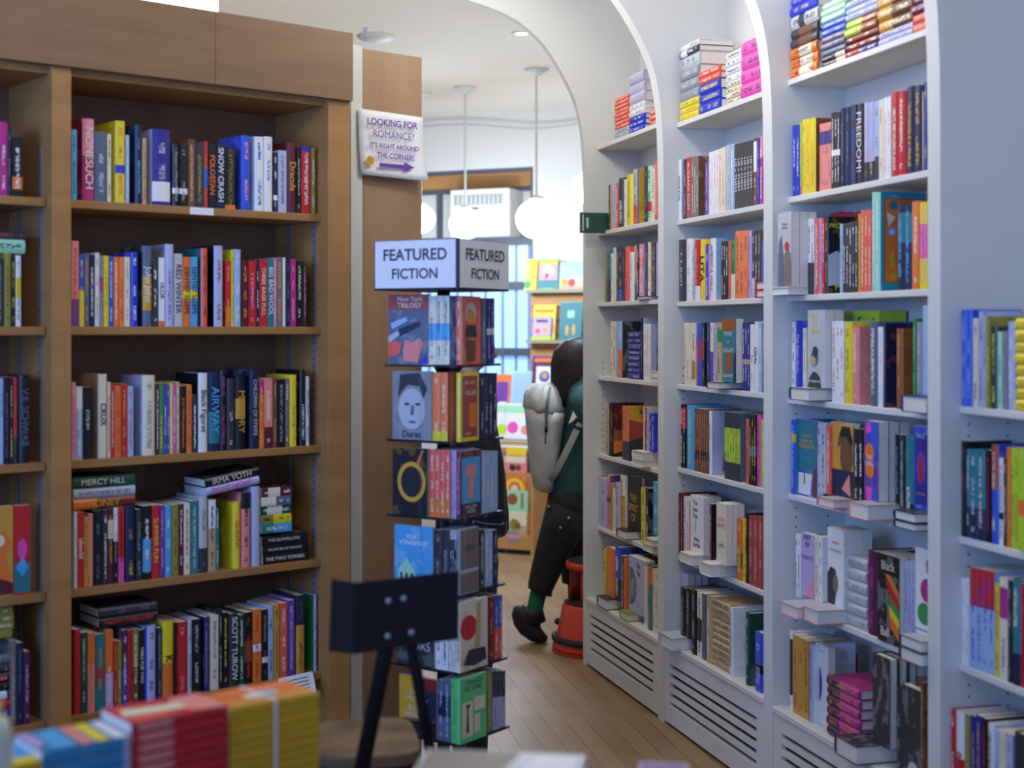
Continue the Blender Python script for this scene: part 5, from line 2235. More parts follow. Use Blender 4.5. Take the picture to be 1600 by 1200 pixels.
h_red = TB.hit(206, 1132, 0)[1] - TZ
h_yel = TB.hit(360, 1110, 0)[1] - TZ
h_blu = TB.hit(202, 1150, 0)[1] - TZ
# cover coordinates: first runs into the table (from the spine), second along the spine from its far right end
pile(206, 357, 14, h_red / 14, 'red', 'salmon', ('salmon', .58, .93), 'red paperback in the middle pile on the table', 'red pile of paperbacks', mk=.0, edge='red',
     art=[('poly', 'salmon', [(.0, .0), (.9, .0), (.95, .3), (.5, .45), (.1, .3)]), ('poly', 'cream', [(.3, .35), (.6, .3), (.75, .9), (.4, .95)]), ('poly', 'coral', [(.05, .6), (.3, .55), (.3, .95), (.05, .95)])])
pile(359, 499, 15, h_yel / 15, 'amber', 'mustard', None, 'yellow paperback in the pile nearest the counter stool', 'yellow pile of paperbacks', mk=.6, off=.004,
     art=[('rect', 'orange', .03, .03, .97, .97), ('poly', 'mustard', [(.05, .05), (.3, .05), (.3, .95), (.05, .95)]), ('disc', 'silver', .5, .4, .16, .1), ('disc', 'cream', .45, .6, .14, .1), ('poly', 'tangerine', [(.6, .1), (.95, .1), (.95, .9), (.7, .9)])])
pile(66, 203, 10, h_blu / 10, 'steel', 'skyblue', ('lavender', .0, .06), 'steel blue paperback in the pile by the red one', 'blue pile of paperbacks', mk=.4,
     art=[('poly', 'white', [(.0, .0), (1, .0), (1, .12), (0, .16)]), ('poly', 'yellow', [(.0, .22), (1, .18), (1, .34), (0, .36)]), ('poly', 'salmon', [(.0, .4), (1, .36), (1, .5), (0, .54)]), ('poly', 'skyblue', [(.0, .6), (1, .54), (1, .8), (0, .86)]), ('poly', 'lilac', [(.3, .86), (1, .84), (1, 1), (.2, 1)])])
pile(-60, 64, 8, (h_blu - .012) / 8, 'amber', 'white', None, 'yellow paperback in the pile furthest from the stool', 'second yellow pile of paperbacks', mk=0,
     art=[('rect', 'yellow', .0, .0, .3, 1), ('rect', 'skyblue', .3, .0, 1, 1), ('disc', 'lightblue', .6, .3, .25, .15)])
# pale bottle at the very edge
p = tb(-10, 1190, TZ)
pc = TB.P(TB.hit(-12, 1150, -.14)[0], -.14, TZ)
zt = TB.hit(0, 1096, -.14)[1]
bot = empty('bottle', pc, 0, 'pale rounded bottle at the edge of the picture before the second yellow pile', 'bottle')
bm = bmesh.new()
lathe(bm, [(0, TZ + .0003), (.026, TZ + .0003), (.028, TZ + .006), (.028, zt - .05), (.022, zt - .025), (.012, zt - .018), (0, zt - .018)], pc, 24)
mesh_obj('body', bm, mat('pale_plastic', '#d5d6c4', .4), bot, True)
bm = bmesh.new()
lathe(bm, [(0, zt - .0175), (.013, zt - .0175), (.014, zt - .004), (.008, zt), (0, zt)], pc, 20)
mesh_obj('cap', bm, mat('pale_cap', '#c8d08a', .4), bot, True)


def lying(name, px0, px1, py, z0, T, W_, color, ik, label, rz=0.0, art=None, D=.15):
    s0 = tb(px0, py, z0 + T)
    s1 = tb(px1, py, z0 + T)
    M = axes(UP, TB.n, -TB.r, TB.P(s1[0], (s0[1] + s1[1]) / 2, z0 + T / 2 + .0004))
    if rz:
        M = M @ Matrix.Rotation(rz, 4, 'X')
    b = make_book(name, M, T, D, W_ or abs(s1[0] - s0[0]), color, ik)
    b['label'] = label
    if art:
        cover_art(b, T, D, W_ or abs(s1[0] - s0[0]), art)
    return b


# large pale book lying near the camera, its far edge blurred along the bottom of the picture
def flat_on_table(name, corners, T, color, ik, label, art):
    """corners: far-left and far-right pixels of its top, then the depth towards the camera"""
    (xa, ya), (xb, yb), depth = corners
    z = CZ + T
    da, db = ray(xa, ya), ray(xb, yb)
    A = da * ((z - HC) / da.z)
    B = db * ((z - HC) / db.z)
    A.z = B.z = 0
    r_ = (B - A).normalized()
    n_ = Vector((-r_.y, r_.x, 0))
    o_ = B - n_ * depth
    M = axes(UP, n_, -r_, Vector((o_.x, o_.y, CZ + T / 2 + .0003)))
    b = make_book(name, M, T, depth, (B - A).length, color, ik)
    b['label'] = label
    cover_art(b, T, depth, (B - A).length, art)


CZ = .90
flat_on_table('large_book', ((668, 1170), (915, 1180), .23), .022, 'silver', 'slate', 'large pale grey book lying flat at the bottom edge near the floor', [('poly', 'taupe', [(.4, .5), (.98, .4), (.98, .98), (.5, .98)]), ('poly', 'white', [(.5, .05), (.95, .05), (.95, .3), (.5, .35)])])
flat_on_table('large_book', ((1000, 1191), (1075, 1194), .2), .014, 'lilac', 'purple', 'lilac book lying flat, just showing at the bottom edge of the floor', [('rect', 'purple', .05, .05, .95, .95)])

ctr = empty('counter_table', TB.P(1.2, -.7, 0), math.atan2(TB.r.y, TB.r.x), 'dark counter at the bottom edge under the large pale grey book', 'table')
q0, q1 = ray(640, 1212), ray(1120, 1212)
A = q0 * ((CZ - HC) / q0.z)
B = q1 * ((CZ - HC) / q1.z)
A.z = B.z = 0
r_ = (B - A).normalized()
CTF = Frame((r_.x, r_.y), 0)
CTF.c = CTF.n.dot(A)
ca, cb = CTF.r.dot(A), CTF.r.dot(B)
fbox('counter_top', (ca, -.6, CZ - .03), (cb, 0, CZ), CTF, M_TABLE, ctr, .003)
for a in (ca + .02, cb - .08):
    for b in (-.58, -.08):
        fbox('leg', (a, b, 0), (a + .06, b + .06, CZ - .0305), CTF, M_TABLE, ctr)
# paper band round the yellow pile
zt = TZ + h_yel + .001
sb_ = TB.hit(431, 1150, 0)[0]
bm = bmesh.new()
box(bm, (sb_ - .0025, .0, TZ + .001), (sb_ + .0025, .0012, zt), TB)
box(bm, (sb_ - .0025, .0, zt + .0012), (sb_ + .0025, .125, zt + .002), TB)
box(bm, (sb_ - .0025, .126, TZ + .001), (sb_ + .0025, .127, zt), TB)
tag(mesh_obj('paper_band', bm, M_PAPER), 'narrow pale band wrapped round the yellow pile of paperbacks', 'band')

# ---------------------------------------------------------------- counter stool with a bent steel back
CD = 3.05
st_c = campt(585, HORIZON, CD + .1)
M_STEEL = mat('graphite_steel', '#1e1b1a', .8, spec=.2)
M_BOLT = mat('bolt_grey', '#8d949a', .5, .2)
M_SEAT = mat('worn_seat_wood', '#8f7350', .55, noise=((9, 9, 2), '#4a3826', .9))
stl = empty('counter_stool', (st_c.x, st_c.y, 0), 0, 'dark counter stool with a bent steel backrest on four bolts, behind the table', 'stool')
CF = Frame((RT * .985 + FW * .17).to_2d(), 0)
CF.c = CF.n.dot(campt(636, HORIZON, CD))
bz1, bz0 = CF.hit(640, 903)[1], CF.hit(640, 1016)[1]
bs0, bs1 = CF.hit(553, 950)[0], CF.hit(717, 950)[0]
bm = bmesh.new()
t_ = .005
# the plate, and its returned end
prism(bm, [CF.P(bs0, 0, bz0 - .004), CF.P(bs1, 0, bz0 + .02), CF.P(bs1, 0, bz1 + .012), CF.P(bs0, 0, bz1 - .008)], None, CF.n * t_)
sl = CF.hit(514, 950, .06)[0]
A_, B_ = (bs0, 0), (sl, .075)
dv = (CF.P(B_[0], B_[1], 0) - CF.P(A_[0], A_[1], 0)).normalized()
nn = Vector((-dv.y, dv.x, 0)) * -t_
prism(bm, [CF.P(A_[0], A_[1], bz0 - .004), CF.P(B_[0], B_[1], bz0 - .012), CF.P(B_[0] + .006, B_[1], bz1 - .012), CF.P(A_[0], A_[1], bz1 - .008)], None, nn)
mesh_obj('backrest', bm, M_STEEL, stl)
for px, py in ((607, 939), (631, 935), (606, 994), (643, 988)):
    s, z = CF.hit(px, py)
    bm = bmesh.new()
    secs = []
    for r_, of in ((.0066, 0), (.0066, -.002), (.005, -.0045), (.001, -.0055)):
        secs.append((CF.P(s, of, z), CF.r, UP, r_, r_))
    loft(bm, secs, 16)
    mesh_obj('bolt', bm, M_BOLT, stl, True)
seat_z = .672
sfar = tb(575, 1112, seat_z)
C0 = CF.c
seat_o = .03
sx0, sx1 = CF.hit(492, 1120, seat_o + .1)[0], CF.hit(655, 1120, seat_o + .1)[0]
bm = bmesh.new()
pts = []
for i in range(28):
    t = 2 * math.pi * i / 28
    c, s = math.cos(t), math.sin(t)
    c = abs(c) ** .45 * (1 if c > 0 else -1)
    s = abs(s) ** .45 * (1 if s > 0 else -1)
    pts.append(CF.P((sx0 + sx1) / 2 + (sx1 - sx0) / 2 * c * 1.02, seat_o + .17 + .155 * s, seat_z - .03))
prism(bm, pts, None, Vector((0, 0, .03)))
bevel_all(bm, .006)
mesh_obj('seat', bm, M_SEAT, stl)
fbox('seat_frame', (sx0 + .01, seat_o + .04, seat_z - .10), (sx1 - .01, seat_o + .30, seat_z - .0305), CF, M_STEEL, stl)
# two flat uprights carry the back, and the legs go on down
for (xt, yt), (xb, yb), wd in (((606, 1000), (572, 1170), .017), ((640, 990), (668, 1150), .0125)):
    s0, z0 = CF.hit(xt, yt, .008)
    s1, z1 = CF.hit(xb, yb, .012)
    k = (seat_z - .06 - z0) / (z1 - z0)
    s1, z1 = s0 + (s1 - s0) * k, seat_z - .06
    bm = bmesh.new()
    secs = [(CF.P(s0, .0125, bz1 - .03), CF.r, CF.n, wd, .006, 1), (CF.P(s0, .0125, z0), CF.r, CF.n, wd, .006, 1), (CF.P(s1, .0145, z1), CF.r, CF.n, wd * 1.05, .007, 1)]
    loft(bm, secs, 12)
    mesh_obj('upright', bm, M_STEEL, stl, True)
for q, (a, b) in enumerate(((.1, .05), (.9, .05), (.1, .95), (.9, .95))):
    s = sx0 + (sx1 - sx0) * a
    o_ = seat_o + .02 + .30 * b
    top = CF.P(s, o_, seat_z - .1005)
    bot_ = CF.P(s + (-.04 if a < .5 else .04), o_ + (-.03 if b < .5 else .03), 0)
    bm = bmesh.new()
    tube(bm, [top, bot_], .011, 12)
    mesh_obj('leg', bm, M_STEEL, stl, True)
bm = bmesh.new()
ring = [CF.P((sx0 + sx1) / 2 + (sx1 - sx0) * .47 * math.cos(t * math.pi / 16), seat_o + .17 + .17 * math.sin(t * math.pi / 16), .22) for t in range(33)]
tube(bm, ring, .007, 8)
mesh_obj('foot_ring', bm, M_STEEL, stl, True)

# card lying at the front of the lowest wooden shelf
r0, rz = WOOD.hit(441, 1072, REC - .03)
r1 = WOOD.hit(495, 1070, REC - .03)[0]
zc0, zc1 = WOOD.hit(470, 1088, REC - .03)[1], WOOD.hit(470, 1056, REC - .03)[1]
cd = empty('notice_card', WOOD.P((r0 + r1) / 2, REC - .02, zc0), 0, 'small white printed card hanging from the lowest wooden shelf edge', 'card')
bm = bmesh.new()
pts = [WOOD.P(r0, REC - .03, zc0 - .004), WOOD.P(r1, REC - .03, zc0), WOOD.P(r1, REC - .004, zc1), WOOD.P(r0, REC - .004, zc1 - .004)]
prism(bm, pts, None, Vector((0, .0008, .0004)))
mesh_obj('card', bm, M_PAPER, cd)
bm = bmesh.new()
for i in range(5):
    v0 = .15 + i * .16
    q = []
    for u, v in ((.12, v0), (.85, v0), (.85, v0 + .05), (.12, v0 + .05)):
        p = (pts[0] * (1 - u) + pts[1] * u) * (1 - v) + (pts[3] * (1 - u) + pts[2] * u) * v
        q.append(bm.verts.new(p - WOOD.n * .0012))
    bm.faces.new(q)
mesh_obj('printed_text', bm, ink('slate'), cd)

# ---------------------------------------------------------------- step stool and people
M_RED = mat('red_stool_enamel', '#c23a1e', .4)
M_RUB = mat('black_rubber', '#1c1c1e', .7)
c = campt(933, HORIZON, 7.07)
ss = empty('step_stool', (c.x, c.y, 0), 0, 'round red metal step stool on the plank floor by the end of the white shelves', 'step stool')
bm = bmesh.new()
lathe(bm, [(.19, .012), (.222, .012), (.222, .03), (.21, .05), (.205, .062), (.172, .225), (.165, .235), (.10, .236), (.10, .21), (.16, .2), (.19, .06), (.19, .012)], c, 40)
mesh_obj('lower_step', bm, M_RED, ss, True)
bm = bmesh.new()
lathe(bm, [(.224, .0), (.228, .006), (.228, .012), (.19, .012), (.19, .0), (.224, .0)], c, 40)
mesh_obj('floor_ring', bm, M_RED, ss)
bm = bmesh.new()
lathe(bm, [(.212, .052), (.226, .056), (.226, .074), (.205, .08), (.204, .06), (.212, .052)], c, 40)
mesh_obj('bumper', bm, M_RUB, ss, True)
bm = bmesh.new()
lathe(bm, [(.0, .2365), (.160, .2365), (.163, .2405), (.0, .2405)], c, 40)
mesh_obj('step_tread', bm, M_RUB, ss)
bm = bmesh.new()
for k in range(3):                              # three bowed pillars carry the top
    a0 = math.radians(96 + 120 * k)
    n = 8
    ring = []
    for j in range(n + 1):
        a = a0 + math.radians(64) * j / n
        col_ = []
        for r_, z in ((.142, .2405), (.136, .33), (.138, .415), (.128, .415), (.126, .33), (.132, .2405)):
            col_.append(bm.verts.new((c.x + r_ * math.cos(a), c.y + r_ * math.sin(a), z)))
        ring.append(col_)
    for p, q in zip(ring, ring[1:]):
        for i in range(6):
            bm.faces.new((p[i], q[i], q[(i + 1) % 6], p[(i + 1) % 6]))
    bm.faces.new(ring[0])
    bm.faces.new(ring[-1][::-1])
mesh_obj('pillar_frame', bm, M_RED, ss, True)
bm = bmesh.new()
lathe(bm, [(0, .405), (.142, .405), (.156, .408), (.158, .432), (.150, .442), (.0, .442)], c, 40)
mesh_obj('top_step', bm, M_RED, ss, True)
bm = bmesh.new()
lathe(bm, [(.0, .4425), (.143, .4425), (.143, .447), (.0, .447)], c, 40)
mesh_obj('top_tread', bm, M_RUB, ss)
for k in range(3):
    a = math.radians(150 + 120 * k)
    p = Vector((c.x + .2 * math.cos(a), c.y + .2 * math.sin(a), .13))
    bm = bmesh.new()
    t = Vector((-math.sin(a), math.cos(a), 0))
    o_ = Vector((math.cos(a), math.sin(a), 0))
    loft(bm, [(p - t * .008, o_, UP, .016, .016), (p + t * .008, o_, UP, .016, .016)], 16)
    mesh_obj('caster', bm, M_RUB, ss, True)


def skin_mesh(name, verts, edges, sub=2):
    """a body grown over a skeleton: verts {key: (Vector, radius)}, the first key is the root"""
    keys = list(verts)
    me = bpy.data.meshes.new(name)
    me.from_pydata([verts[k][0] for k in keys], [(keys.index(a), keys.index(b)) for a, b in edges], [])
    o = bpy.data.objects.new(name, me)
    COL.objects.link(o)
    sk = o.modifiers.new('skin', 'SKIN')
    sk.use_smooth_shade = True
    for i, k in enumerate(keys):
        sv = me.skin_vertices[0].data[i]
        r = verts[k][1]
        sv.radius = (r, r) if not isinstance(r, tuple) else r
        sv.use_root = i == 0
    sb = o.modifiers.new('smooth', 'SUBSURF')
    sb.levels = sb.render_levels = sub
    bpy.context.view_layer.update()
    dg = bpy.context.evaluated_depsgraph_get()
    out = bpy.data.meshes.new_from_object(o.evaluated_get(dg))
    bpy.data.objects.remove(o)
    return out


def head_bm(bm, c, fwd, side, up, mi=0, s=1.0):
    """a head with brow, eye hollows, nose, lips, chin and ears, about 22 cm tall"""
    g = bmesh.new()
    bmesh.ops.create_uvsphere(g, u_segments=36, v_segments=28, radius=1)
    for v in g.verts:
        x, y, z = v.co
        w_, d_, h_ = .074, .094, .112
        if z < 0:
            w_ *= 1 - .32 * (-z) ** 1.3
            d_ *= 1 - .16 * (-z) ** 2
        X, Y, Z = x * w_, y * d_, z * h_
        if y > 0:
            Y -= .012 * (max(0, z) ** 2)
            fx = X
            Y += .006 * math.exp(-((Z - .022) / .012) ** 2 - (fx / .045) ** 2)             # brow
            for e in (-.031, .031):
                Y -= .011 * math.exp(-((Z - .004) / .013) ** 2 - ((fx - e) / .016) ** 2)    # eye hollows
            Y += .022 * math.exp(-((Z + .026) / .014) ** 2 - (fx / .011) ** 2) + .011 * math.exp(-((Z + .006) / .018) ** 2 - (fx / .008) ** 2)
            Y += .006 * math.exp(-((Z + .056) / .007) ** 2 - (fx / .022) ** 2) + .005 * math.exp(-((Z + .067) / .006) ** 2 - (fx / .019) ** 2)
            Y -= .004 * math.exp(-((Z + .061) / .003) ** 2 - (fx / .022) ** 2)
            Y += .009 * math.exp(-((Z + .094) / .014) ** 2 - (fx / .022) ** 2)
        v.co = Vector((X, Y, Z)) * s
    mp = {}
    for v in g.verts:
        mp[v] = bm.verts.new(c + side * v.co.x + fwd * v.co.y + up * v.co.z)
    for f in g.faces:
        bm.faces.new([mp[v] for v in f.verts]).material_index = mi
    g.free()
    for e in (-1, 1):
        secs = []
        for t, r_ in ((-.5, .006), (-.2, .016), (.2, .02), (.5, .008)):
            secs.append((c + side * (e * (.071 + .006 * abs(t))) * s + fwd * (-.008) + up * (t * .06 - .004), side, fwd, .006 * s, r_ * s))
        loft(bm, secs, 10, True, mi)


def hand(v, e, key, palm, wrist, d, side, up, curl=.5):
    """five finger chains off a palm: adds to skeleton v/e. d: along the hand, side: across towards the thumb, up: back of the hand"""
    v[key + 'p'] = (palm, (.024, .015))
    e.append((wrist, key + 'p'))
    for i, (off, ln) in enumerate(((.028, .066), (.010, .074), (-.009, .069), (-.027, .055))):
        b = palm + side * off + d * .035
        v[f'{key}f{i}a'] = (b, .0095)
        e.append((key + 'p', f'{key}f{i}a'))
        p = b
        for j, fr_ in enumerate((.45, .32, .23)):
            a = curl * (.35 + .45 * j)
            p = p + (d * math.cos(a) - up * math.sin(a)) * ln * fr_
            v[f'{key}f{i}{j}'] = (p, .0088 - .0009 * j)
            e.append((f'{key}f{i}a' if j == 0 else f'{key}f{i}{j - 1}', f'{key}f{i}{j}'))
    p = palm + side * .022 - d * .012
    v[key + 't0'] = (p, .0115)
    e.append((key + 'p', key + 't0'))
    for j, ln in enumerate((.034, .028)):
        p = p + (side * (.75 - .3 * j) + d * (.6 + .2 * j) - up * .25).normalized() * ln
        v[f'{key}t{j + 1}'] = (p, .0098 - .001 * j)
        e.append((f'{key}t{j}', f'{key}t{j + 1}'))


M_SKIN = mat('skin', '#c59a82', .5)
M_HAIR = mat('dark_brown_hair', '#15110f', .5, noise=((60, 60, 4), '#2a201a', .8), spec=.25)
M_GREEN = mat('dark_green_cloth', '#123f42', .8, bump=(50, .25))
M_BLACKC = mat('black_cloth', '#131318', .85, bump=(60, .25))
M_SOCK = mat('green_sock', '#10603f', .9, bump=(160, .3))
M_SHOE = mat('black_shoe', '#111113', .6)
M_SILVER = mat('silver_ripstop', '#a9aaa8', .5, .1, bump=(13, 1.0))
M_STRAP = mat('grey_webbing', '#96958f', .8)


def person(name, joints, edges, head_c, fwd, side, upv, label, cat='person'):
    me = skin_mesh(name, joints, edges)
    bm = bmesh.new()
    bm.from_mesh(me)
    bpy.data.meshes.remove(me)
    head_bm(bm, head_c, fwd, side, upv)
    o = mesh_obj(name, bm, M_SKIN, None, True)
    return tag(o, label, cat)


# --- the person in the green jacket, beyond the archway, turned to the right and leaning forward
DA = 7.3
KA = DA / FPX


def PA(px, py, dep=0.0):
    """photo pixel at the person's distance, pushed dep metres further away"""
    return campt(px, py, DA) + FW * dep


v, e = {}, []
v['pelvis'] = (PA(896, 772), .09)
v['belly'] = (PA(900, 725), .08)
v['chest'] = (PA(911, 660), (.08, .08))
v['collar'] = (PA(912, 612), .05)
v['neck'] = (PA(909, 595), .048)
v['skull'] = (PA(910, 575), .06)
e += [('pelvis', 'belly'), ('belly', 'chest'), ('chest', 'collar'), ('collar', 'neck'), ('neck', 'skull')]
for k, dep, kn, an, ball, toe in (('r', -.08, (868, 850), (834, 942), (836, 988), (845, 998)), ('l', .09, (905, 850), (900, 955), (916, 1010), (934, 1012))):
    v[k + 'hip'] = (PA(890, 790, dep), .085)
    v[k + 'knee'] = (PA(*kn, dep), .058)
    v[k + 'calf'] = (PA((kn[0] + an[0]) / 2, (kn[1] + an[1]) / 2 + 0, dep), .052)
    v[k + 'ank'] = (PA(*an, dep), .034)
    v[k + 'ball'] = (PA(*ball, dep), (.026, .016))
    v[k + 'toe'] = (PA(*toe, dep), (.02, .01))
    e += [('pelvis', k + 'hip'), (k + 'hip', k + 'knee'), (k + 'knee', k + 'calf'), (k + 'calf', k + 'ank'), (k + 'ank', k + 'ball'), (k + 'ball', k + 'toe')]
for k, dep in (('ra', -.17), ('la', .17)):
    v[k + 's'] = (PA(908, 618, dep), .055)
    v[k + 'e'] = (PA(945, 690, dep * 1.1), .04)
    v[k + 'w'] = (PA(1000, 672, dep * .8), .026)
    e += [('collar', k + 's'), (k + 's', k + 'e'), (k + 'e', k + 'w')]
    hand(v, e, k, PA(1020, 668, dep * .75), k + 'w', RT, -FW if dep < 0 else FW, UP, .7)
HCA = PA(905, 561)
fa = (RT * .94 - UP * .3 + FW * .05).normalized()
ua = (UP * .95 + RT * .3).normalized()
pa = person('person', v, e, HCA, fa, fa.cross(ua).normalized(), ua, 'person in a dark green jacket and black cropped trousers, standing on tiptoe past the archway')
# hair: crown and a long fall down the back
bm = bmesh.new()
secs = []
for px, py, ra, rb in ((906, 527, .02, .02), (903, 533, .075, .065), (897, 548, .105, .088), (894, 566, .11, .092), (889, 590, .092, .09), (884, 612, .075, .085), (878, 630, .052, .07), (873, 641, .03, .05), (871, 646, .008, .02)):
    secs.append((PA(px, py), RT, FW, ra, rb))
loft(bm, secs, 28)
for v_ in bm.verts:
    d = v_.co - HCA
    v_.co += (RT * math.sin(d.dot(FW) * 120 + d.z * 9) + FW * math.sin(d.dot(RT) * 140 + d.z * 7)) * .0035
hr = mesh_obj('hair', bm, M_HAIR, pa, True)
# jacket
bm = bmesh.new()
secs = []
for px, py, ra, rb, tl in ((896, 770, .115, .165, 0), (897, 762, .124, .172, 0), (900, 735, .12, .165, 0), (905, 700, .106, .17, 0), (910, 660, .10, .185, 0), (912, 625, .096, .19, 0), (910, 606, .09, .15, 0), (911, 593, .062, .075, 0), (911, 586, .058, .062, 0)):
    secs.append((PA(px, py), RT, FW, ra, rb))
loft(bm, secs, 32)
for v_ in bm.verts:
    z = v_.co.z
    v_.co += RT * .004 * math.sin(z * 60 + v_.co.dot(FW) * 25) + FW * .004 * math.sin(z * 45)
for dep in (-.17, .17):
    tube(bm, [PA(905, 612, dep * .8), PA(915, 630, dep * 1.08), PA(945, 690, dep * 1.15), PA(975, 682, dep), PA(994, 673, dep * .82)], [.062, .082, .064, .055, .045], 16)
jk = mesh_obj('jacket', bm, M_GREEN, pa, True)
bm = bmesh.new()
q = [PA(898.5, 622, -.215), PA(907, 636, -.205), PA(900, 648, -.212), PA(886, 658, -.2)]
prism(bm, q, None, FW * .004)
mesh_obj('white_patch', bm, M_PAPER, jk)
# cropped trousers
bm = bmesh.new()
loft(bm, [(PA(890, 764), RT, FW, .105, .165), (PA(890, 785), RT, FW, .12, .17), (PA(890, 805), RT, FW, .118, .16), (PA(893, 822), RT, FW, .08, .12)], 28)
for dep, path in ((-.08, [(888, 790, .115, .09), (878, 822, .108, .092), (866, 852, .092, .086), (853, 885, .075, .078), (844, 912, .064, .07), (843, 920, .062, .068)]),
                  (.09, [(896, 790, .10, .09), (902, 830, .095, .09), (904, 870, .085, .08), (903, 905, .08, .075), (903, 915, .078, .074)])):
    dv = []
    for px, py, ra, rb in path:
        ax = (RT * .93 - UP * .36).normalized() if dep < 0 else RT
        dv.append((PA(px, py, dep), ax, FW, ra, rb))
    loft(bm, dv, 24)
for v_ in bm.verts:
    v_.co += FW * .003 * math.sin(v_.co.z * 70) + RT * .003 * math.sin(v_.co.z * 55 + 1)
tr_ = mesh_obj('trousers', bm, M_BLACKC, pa, True)
for px, py, col_ in ((886.5, 802, 'silver'), (874, 817, 'gold'), (856.5, 786, 'gold')):
    bm = bmesh.new()
    bmesh.ops.create_uvsphere(bm, u_segments=12, v_segments=8, radius=.0075)
    p = PA(px, py, -.178 if px > 860 else -.14)
    for v_ in bm.verts:
        v_.co += p
    mesh_obj('button', bm, mat('button_' + col_, PAL[col_], .35, .6), tr_, True)
bm = bmesh.new()
prism(bm, [PA(861, 806, -.17), PA(884, 812, -.176), PA(880, 838, -.172), PA(858, 830, -.165)], None, FW * .02)
mesh_obj('pocket_flap', bm, M_BLACKC, tr_)
# socks and shoes
for dep, pts in ((-.08, [(846, 905), (840, 925), (835, 948), (831, 962)]), (.09, [(901, 905), (901, 930), (902, 955), (905, 985)])):
    bm = bmesh.new()
    tube(bm, [PA(x, y, dep) for x, y in pts], [.044, .042, .041, .044], 20)
    mesh_obj('sock', bm, M_SOCK, pa, True)
for dep, path in ((-.08, [(806, 952, .014, .02), (809, 958, .04, .036), (819, 970, .064, .045), (828, 985, .06, .048), (837, 996, .042, .05), (846, 1000, .03, .046), (854, 1003, .014, .028)]),
                  (.09, [(888, 1006, .02, .02), (894, 1003, .038, .034), (905, 1001, .043, .038), (918, 1006, .03, .044), (930, 1009, .022, .042), (940, 1011, .01, .025)])):
    bm = bmesh.new()
    secs = []
    P3 = [PA(x, y, dep) for x, y, _, _ in path]
    for i, (x, y, ra, rb) in enumerate(path):
        d = (P3[min(i + 1, len(P3) - 1)] - P3[max(0, i - 1)]).normalized()
        a = d.cross(FW).normalized()
        secs.append((P3[i], a, FW, ra, rb))
    loft(bm, secs, 24)
    sx, sy = ((832, 962), (836, 978)) if dep < 0 else ((903, 982), (905, 1000))
    tube(bm, [PA(sx[0] + 1, sx[1] - 6, dep), PA(*sx, dep), PA(*sy, dep)], [.052, .056, .056], 18)
    zmin = min(v_.co.z for v_ in bm.verts)
    for v_ in bm.verts:
        v_.co.z -= zmin - .0005
    sh = mesh_obj('shoe', bm, M_SHOE, pa, True)
    if dep < 0:
        bm = bmesh.new()
        tube(bm, [PA(816, 958, dep), PA(812, 947, dep), PA(817, 940, dep), PA(820, 950, dep)], .006, 8)
        mesh_obj('pull_loop', bm, M_SHOE, sh, True)

# the backpack it carries
p = PA(848, 690)
bp = empty('backpack', p, 0, 'silver grey drawstring backpack on the back of the person in the green jacket', 'backpack')
bm = bmesh.new()
secs = []
for xl, xr, py, rb in ((838, 862, 767, .07), (834, 865, 763, .1), (830, 868, 740, .125), (826, 874, 700, .135), (822, 880, 660, .135), (820, 884, 641, .13)):
    tilt = (RT - UP * .12).normalized()
    secs.append((PA((xl + xr) / 2, py, -.01), tilt, FW, (xr - xl) / 2 * KA, rb, 1.5))
loft(bm, secs, 36)
for v_ in bm.verts:
    d = v_.co - p
    v_.co += (RT * math.sin(d.z * 38 + d.dot(FW) * 30) + FW * math.sin(d.z * 30 + d.dot(RT) * 60)) * .006
mesh_obj('bag_body', bm, M_SILVER, bp, True)
bm = bmesh.new()
secs = []
for xl, xr, py, rb in ((819, 884, 643, .137), (817, 882, 634, .14), (818, 880, 620, .13), (823, 877, 610, .105), (832, 873, 602, .075), (845, 868, 598, .035)):
    tilt = (RT - UP * .10).normalized()
    secs.append((PA((xl + xr) / 2, py, -.01), tilt, FW, (xr - xl) / 2 * KA, rb))
loft(bm, secs, 40)
for v_ in bm.verts:
    d = v_.co - PA(856, 600)
    a = math.atan2(d.dot(FW), d.dot(RT))
    v_.co += UP * .007 * math.sin(a * 14) * min(1, d.length * 8) + RT * .004 * math.sin(a * 11 + d.z * 40)
mesh_obj('gathered_top', bm, M_SILVER, bp, True)
bm = bmesh.new()
tube(bm, [PA(858, 604, -.11), PA(853, 625, -.152), PA(851, 645, -.158), PA(852, 665, -.155), PA(851, 690, -.153)], .0035, 8)
tube(bm, [PA(860, 604, -.11), PA(856, 625, -.152), PA(853.5, 648, -.158), PA(854, 668, -.155)], .003, 8)
cdm = mat('dark_grey_cord', '#55565a', .7)
mesh_obj('drawcord', bm, cdm, bp, True)
bm = bmesh.new()
loft(bm, [(PA(852.5, 660, -.16), RT, FW, .008, .006), (PA(852, 672, -.16), RT, FW, .008, .006)], 12)
mesh_obj('cord_lock', bm, M_DARK, bp, True)
for dep in (-.2, .19):
    bm = bmesh.new()
    path = [PA(896, 612, dep * .55), PA(912, 626, dep * .98), PA(911, 643, dep * 1.06), PA(898, 668, dep * 1.07), PA(883, 700, dep * 1.04), PA(866, 734, dep * .9), PA(858, 748, dep * .6)]
    sg = 1 if dep > 0 else -1
    secs = []
    for i, q in enumerate(path):
        d = (path[min(i + 1, len(path) - 1)] - path[max(0, i - 1)]).normalized()
        n_ = FW * sg
        a = d.cross(n_).normalized()
        secs.append((q, a, n_, .017, .0025))
    loft(bm, secs, 10)
    st = mesh_obj('shoulder_strap', bm, M_STRAP, bp, True)
    bm = bmesh.new()
    for (x, y) in ((901, 652), (898, 663)):
        loft(bm, [(PA(x - 5, y - 2, dep * 1.1), UP, FW, .008, .004), (PA(x + 7, y + 3, dep * 1.1), UP, FW, .008, .004)], 10)
    mesh_obj('buckle', bm, M_DARK, st, True)

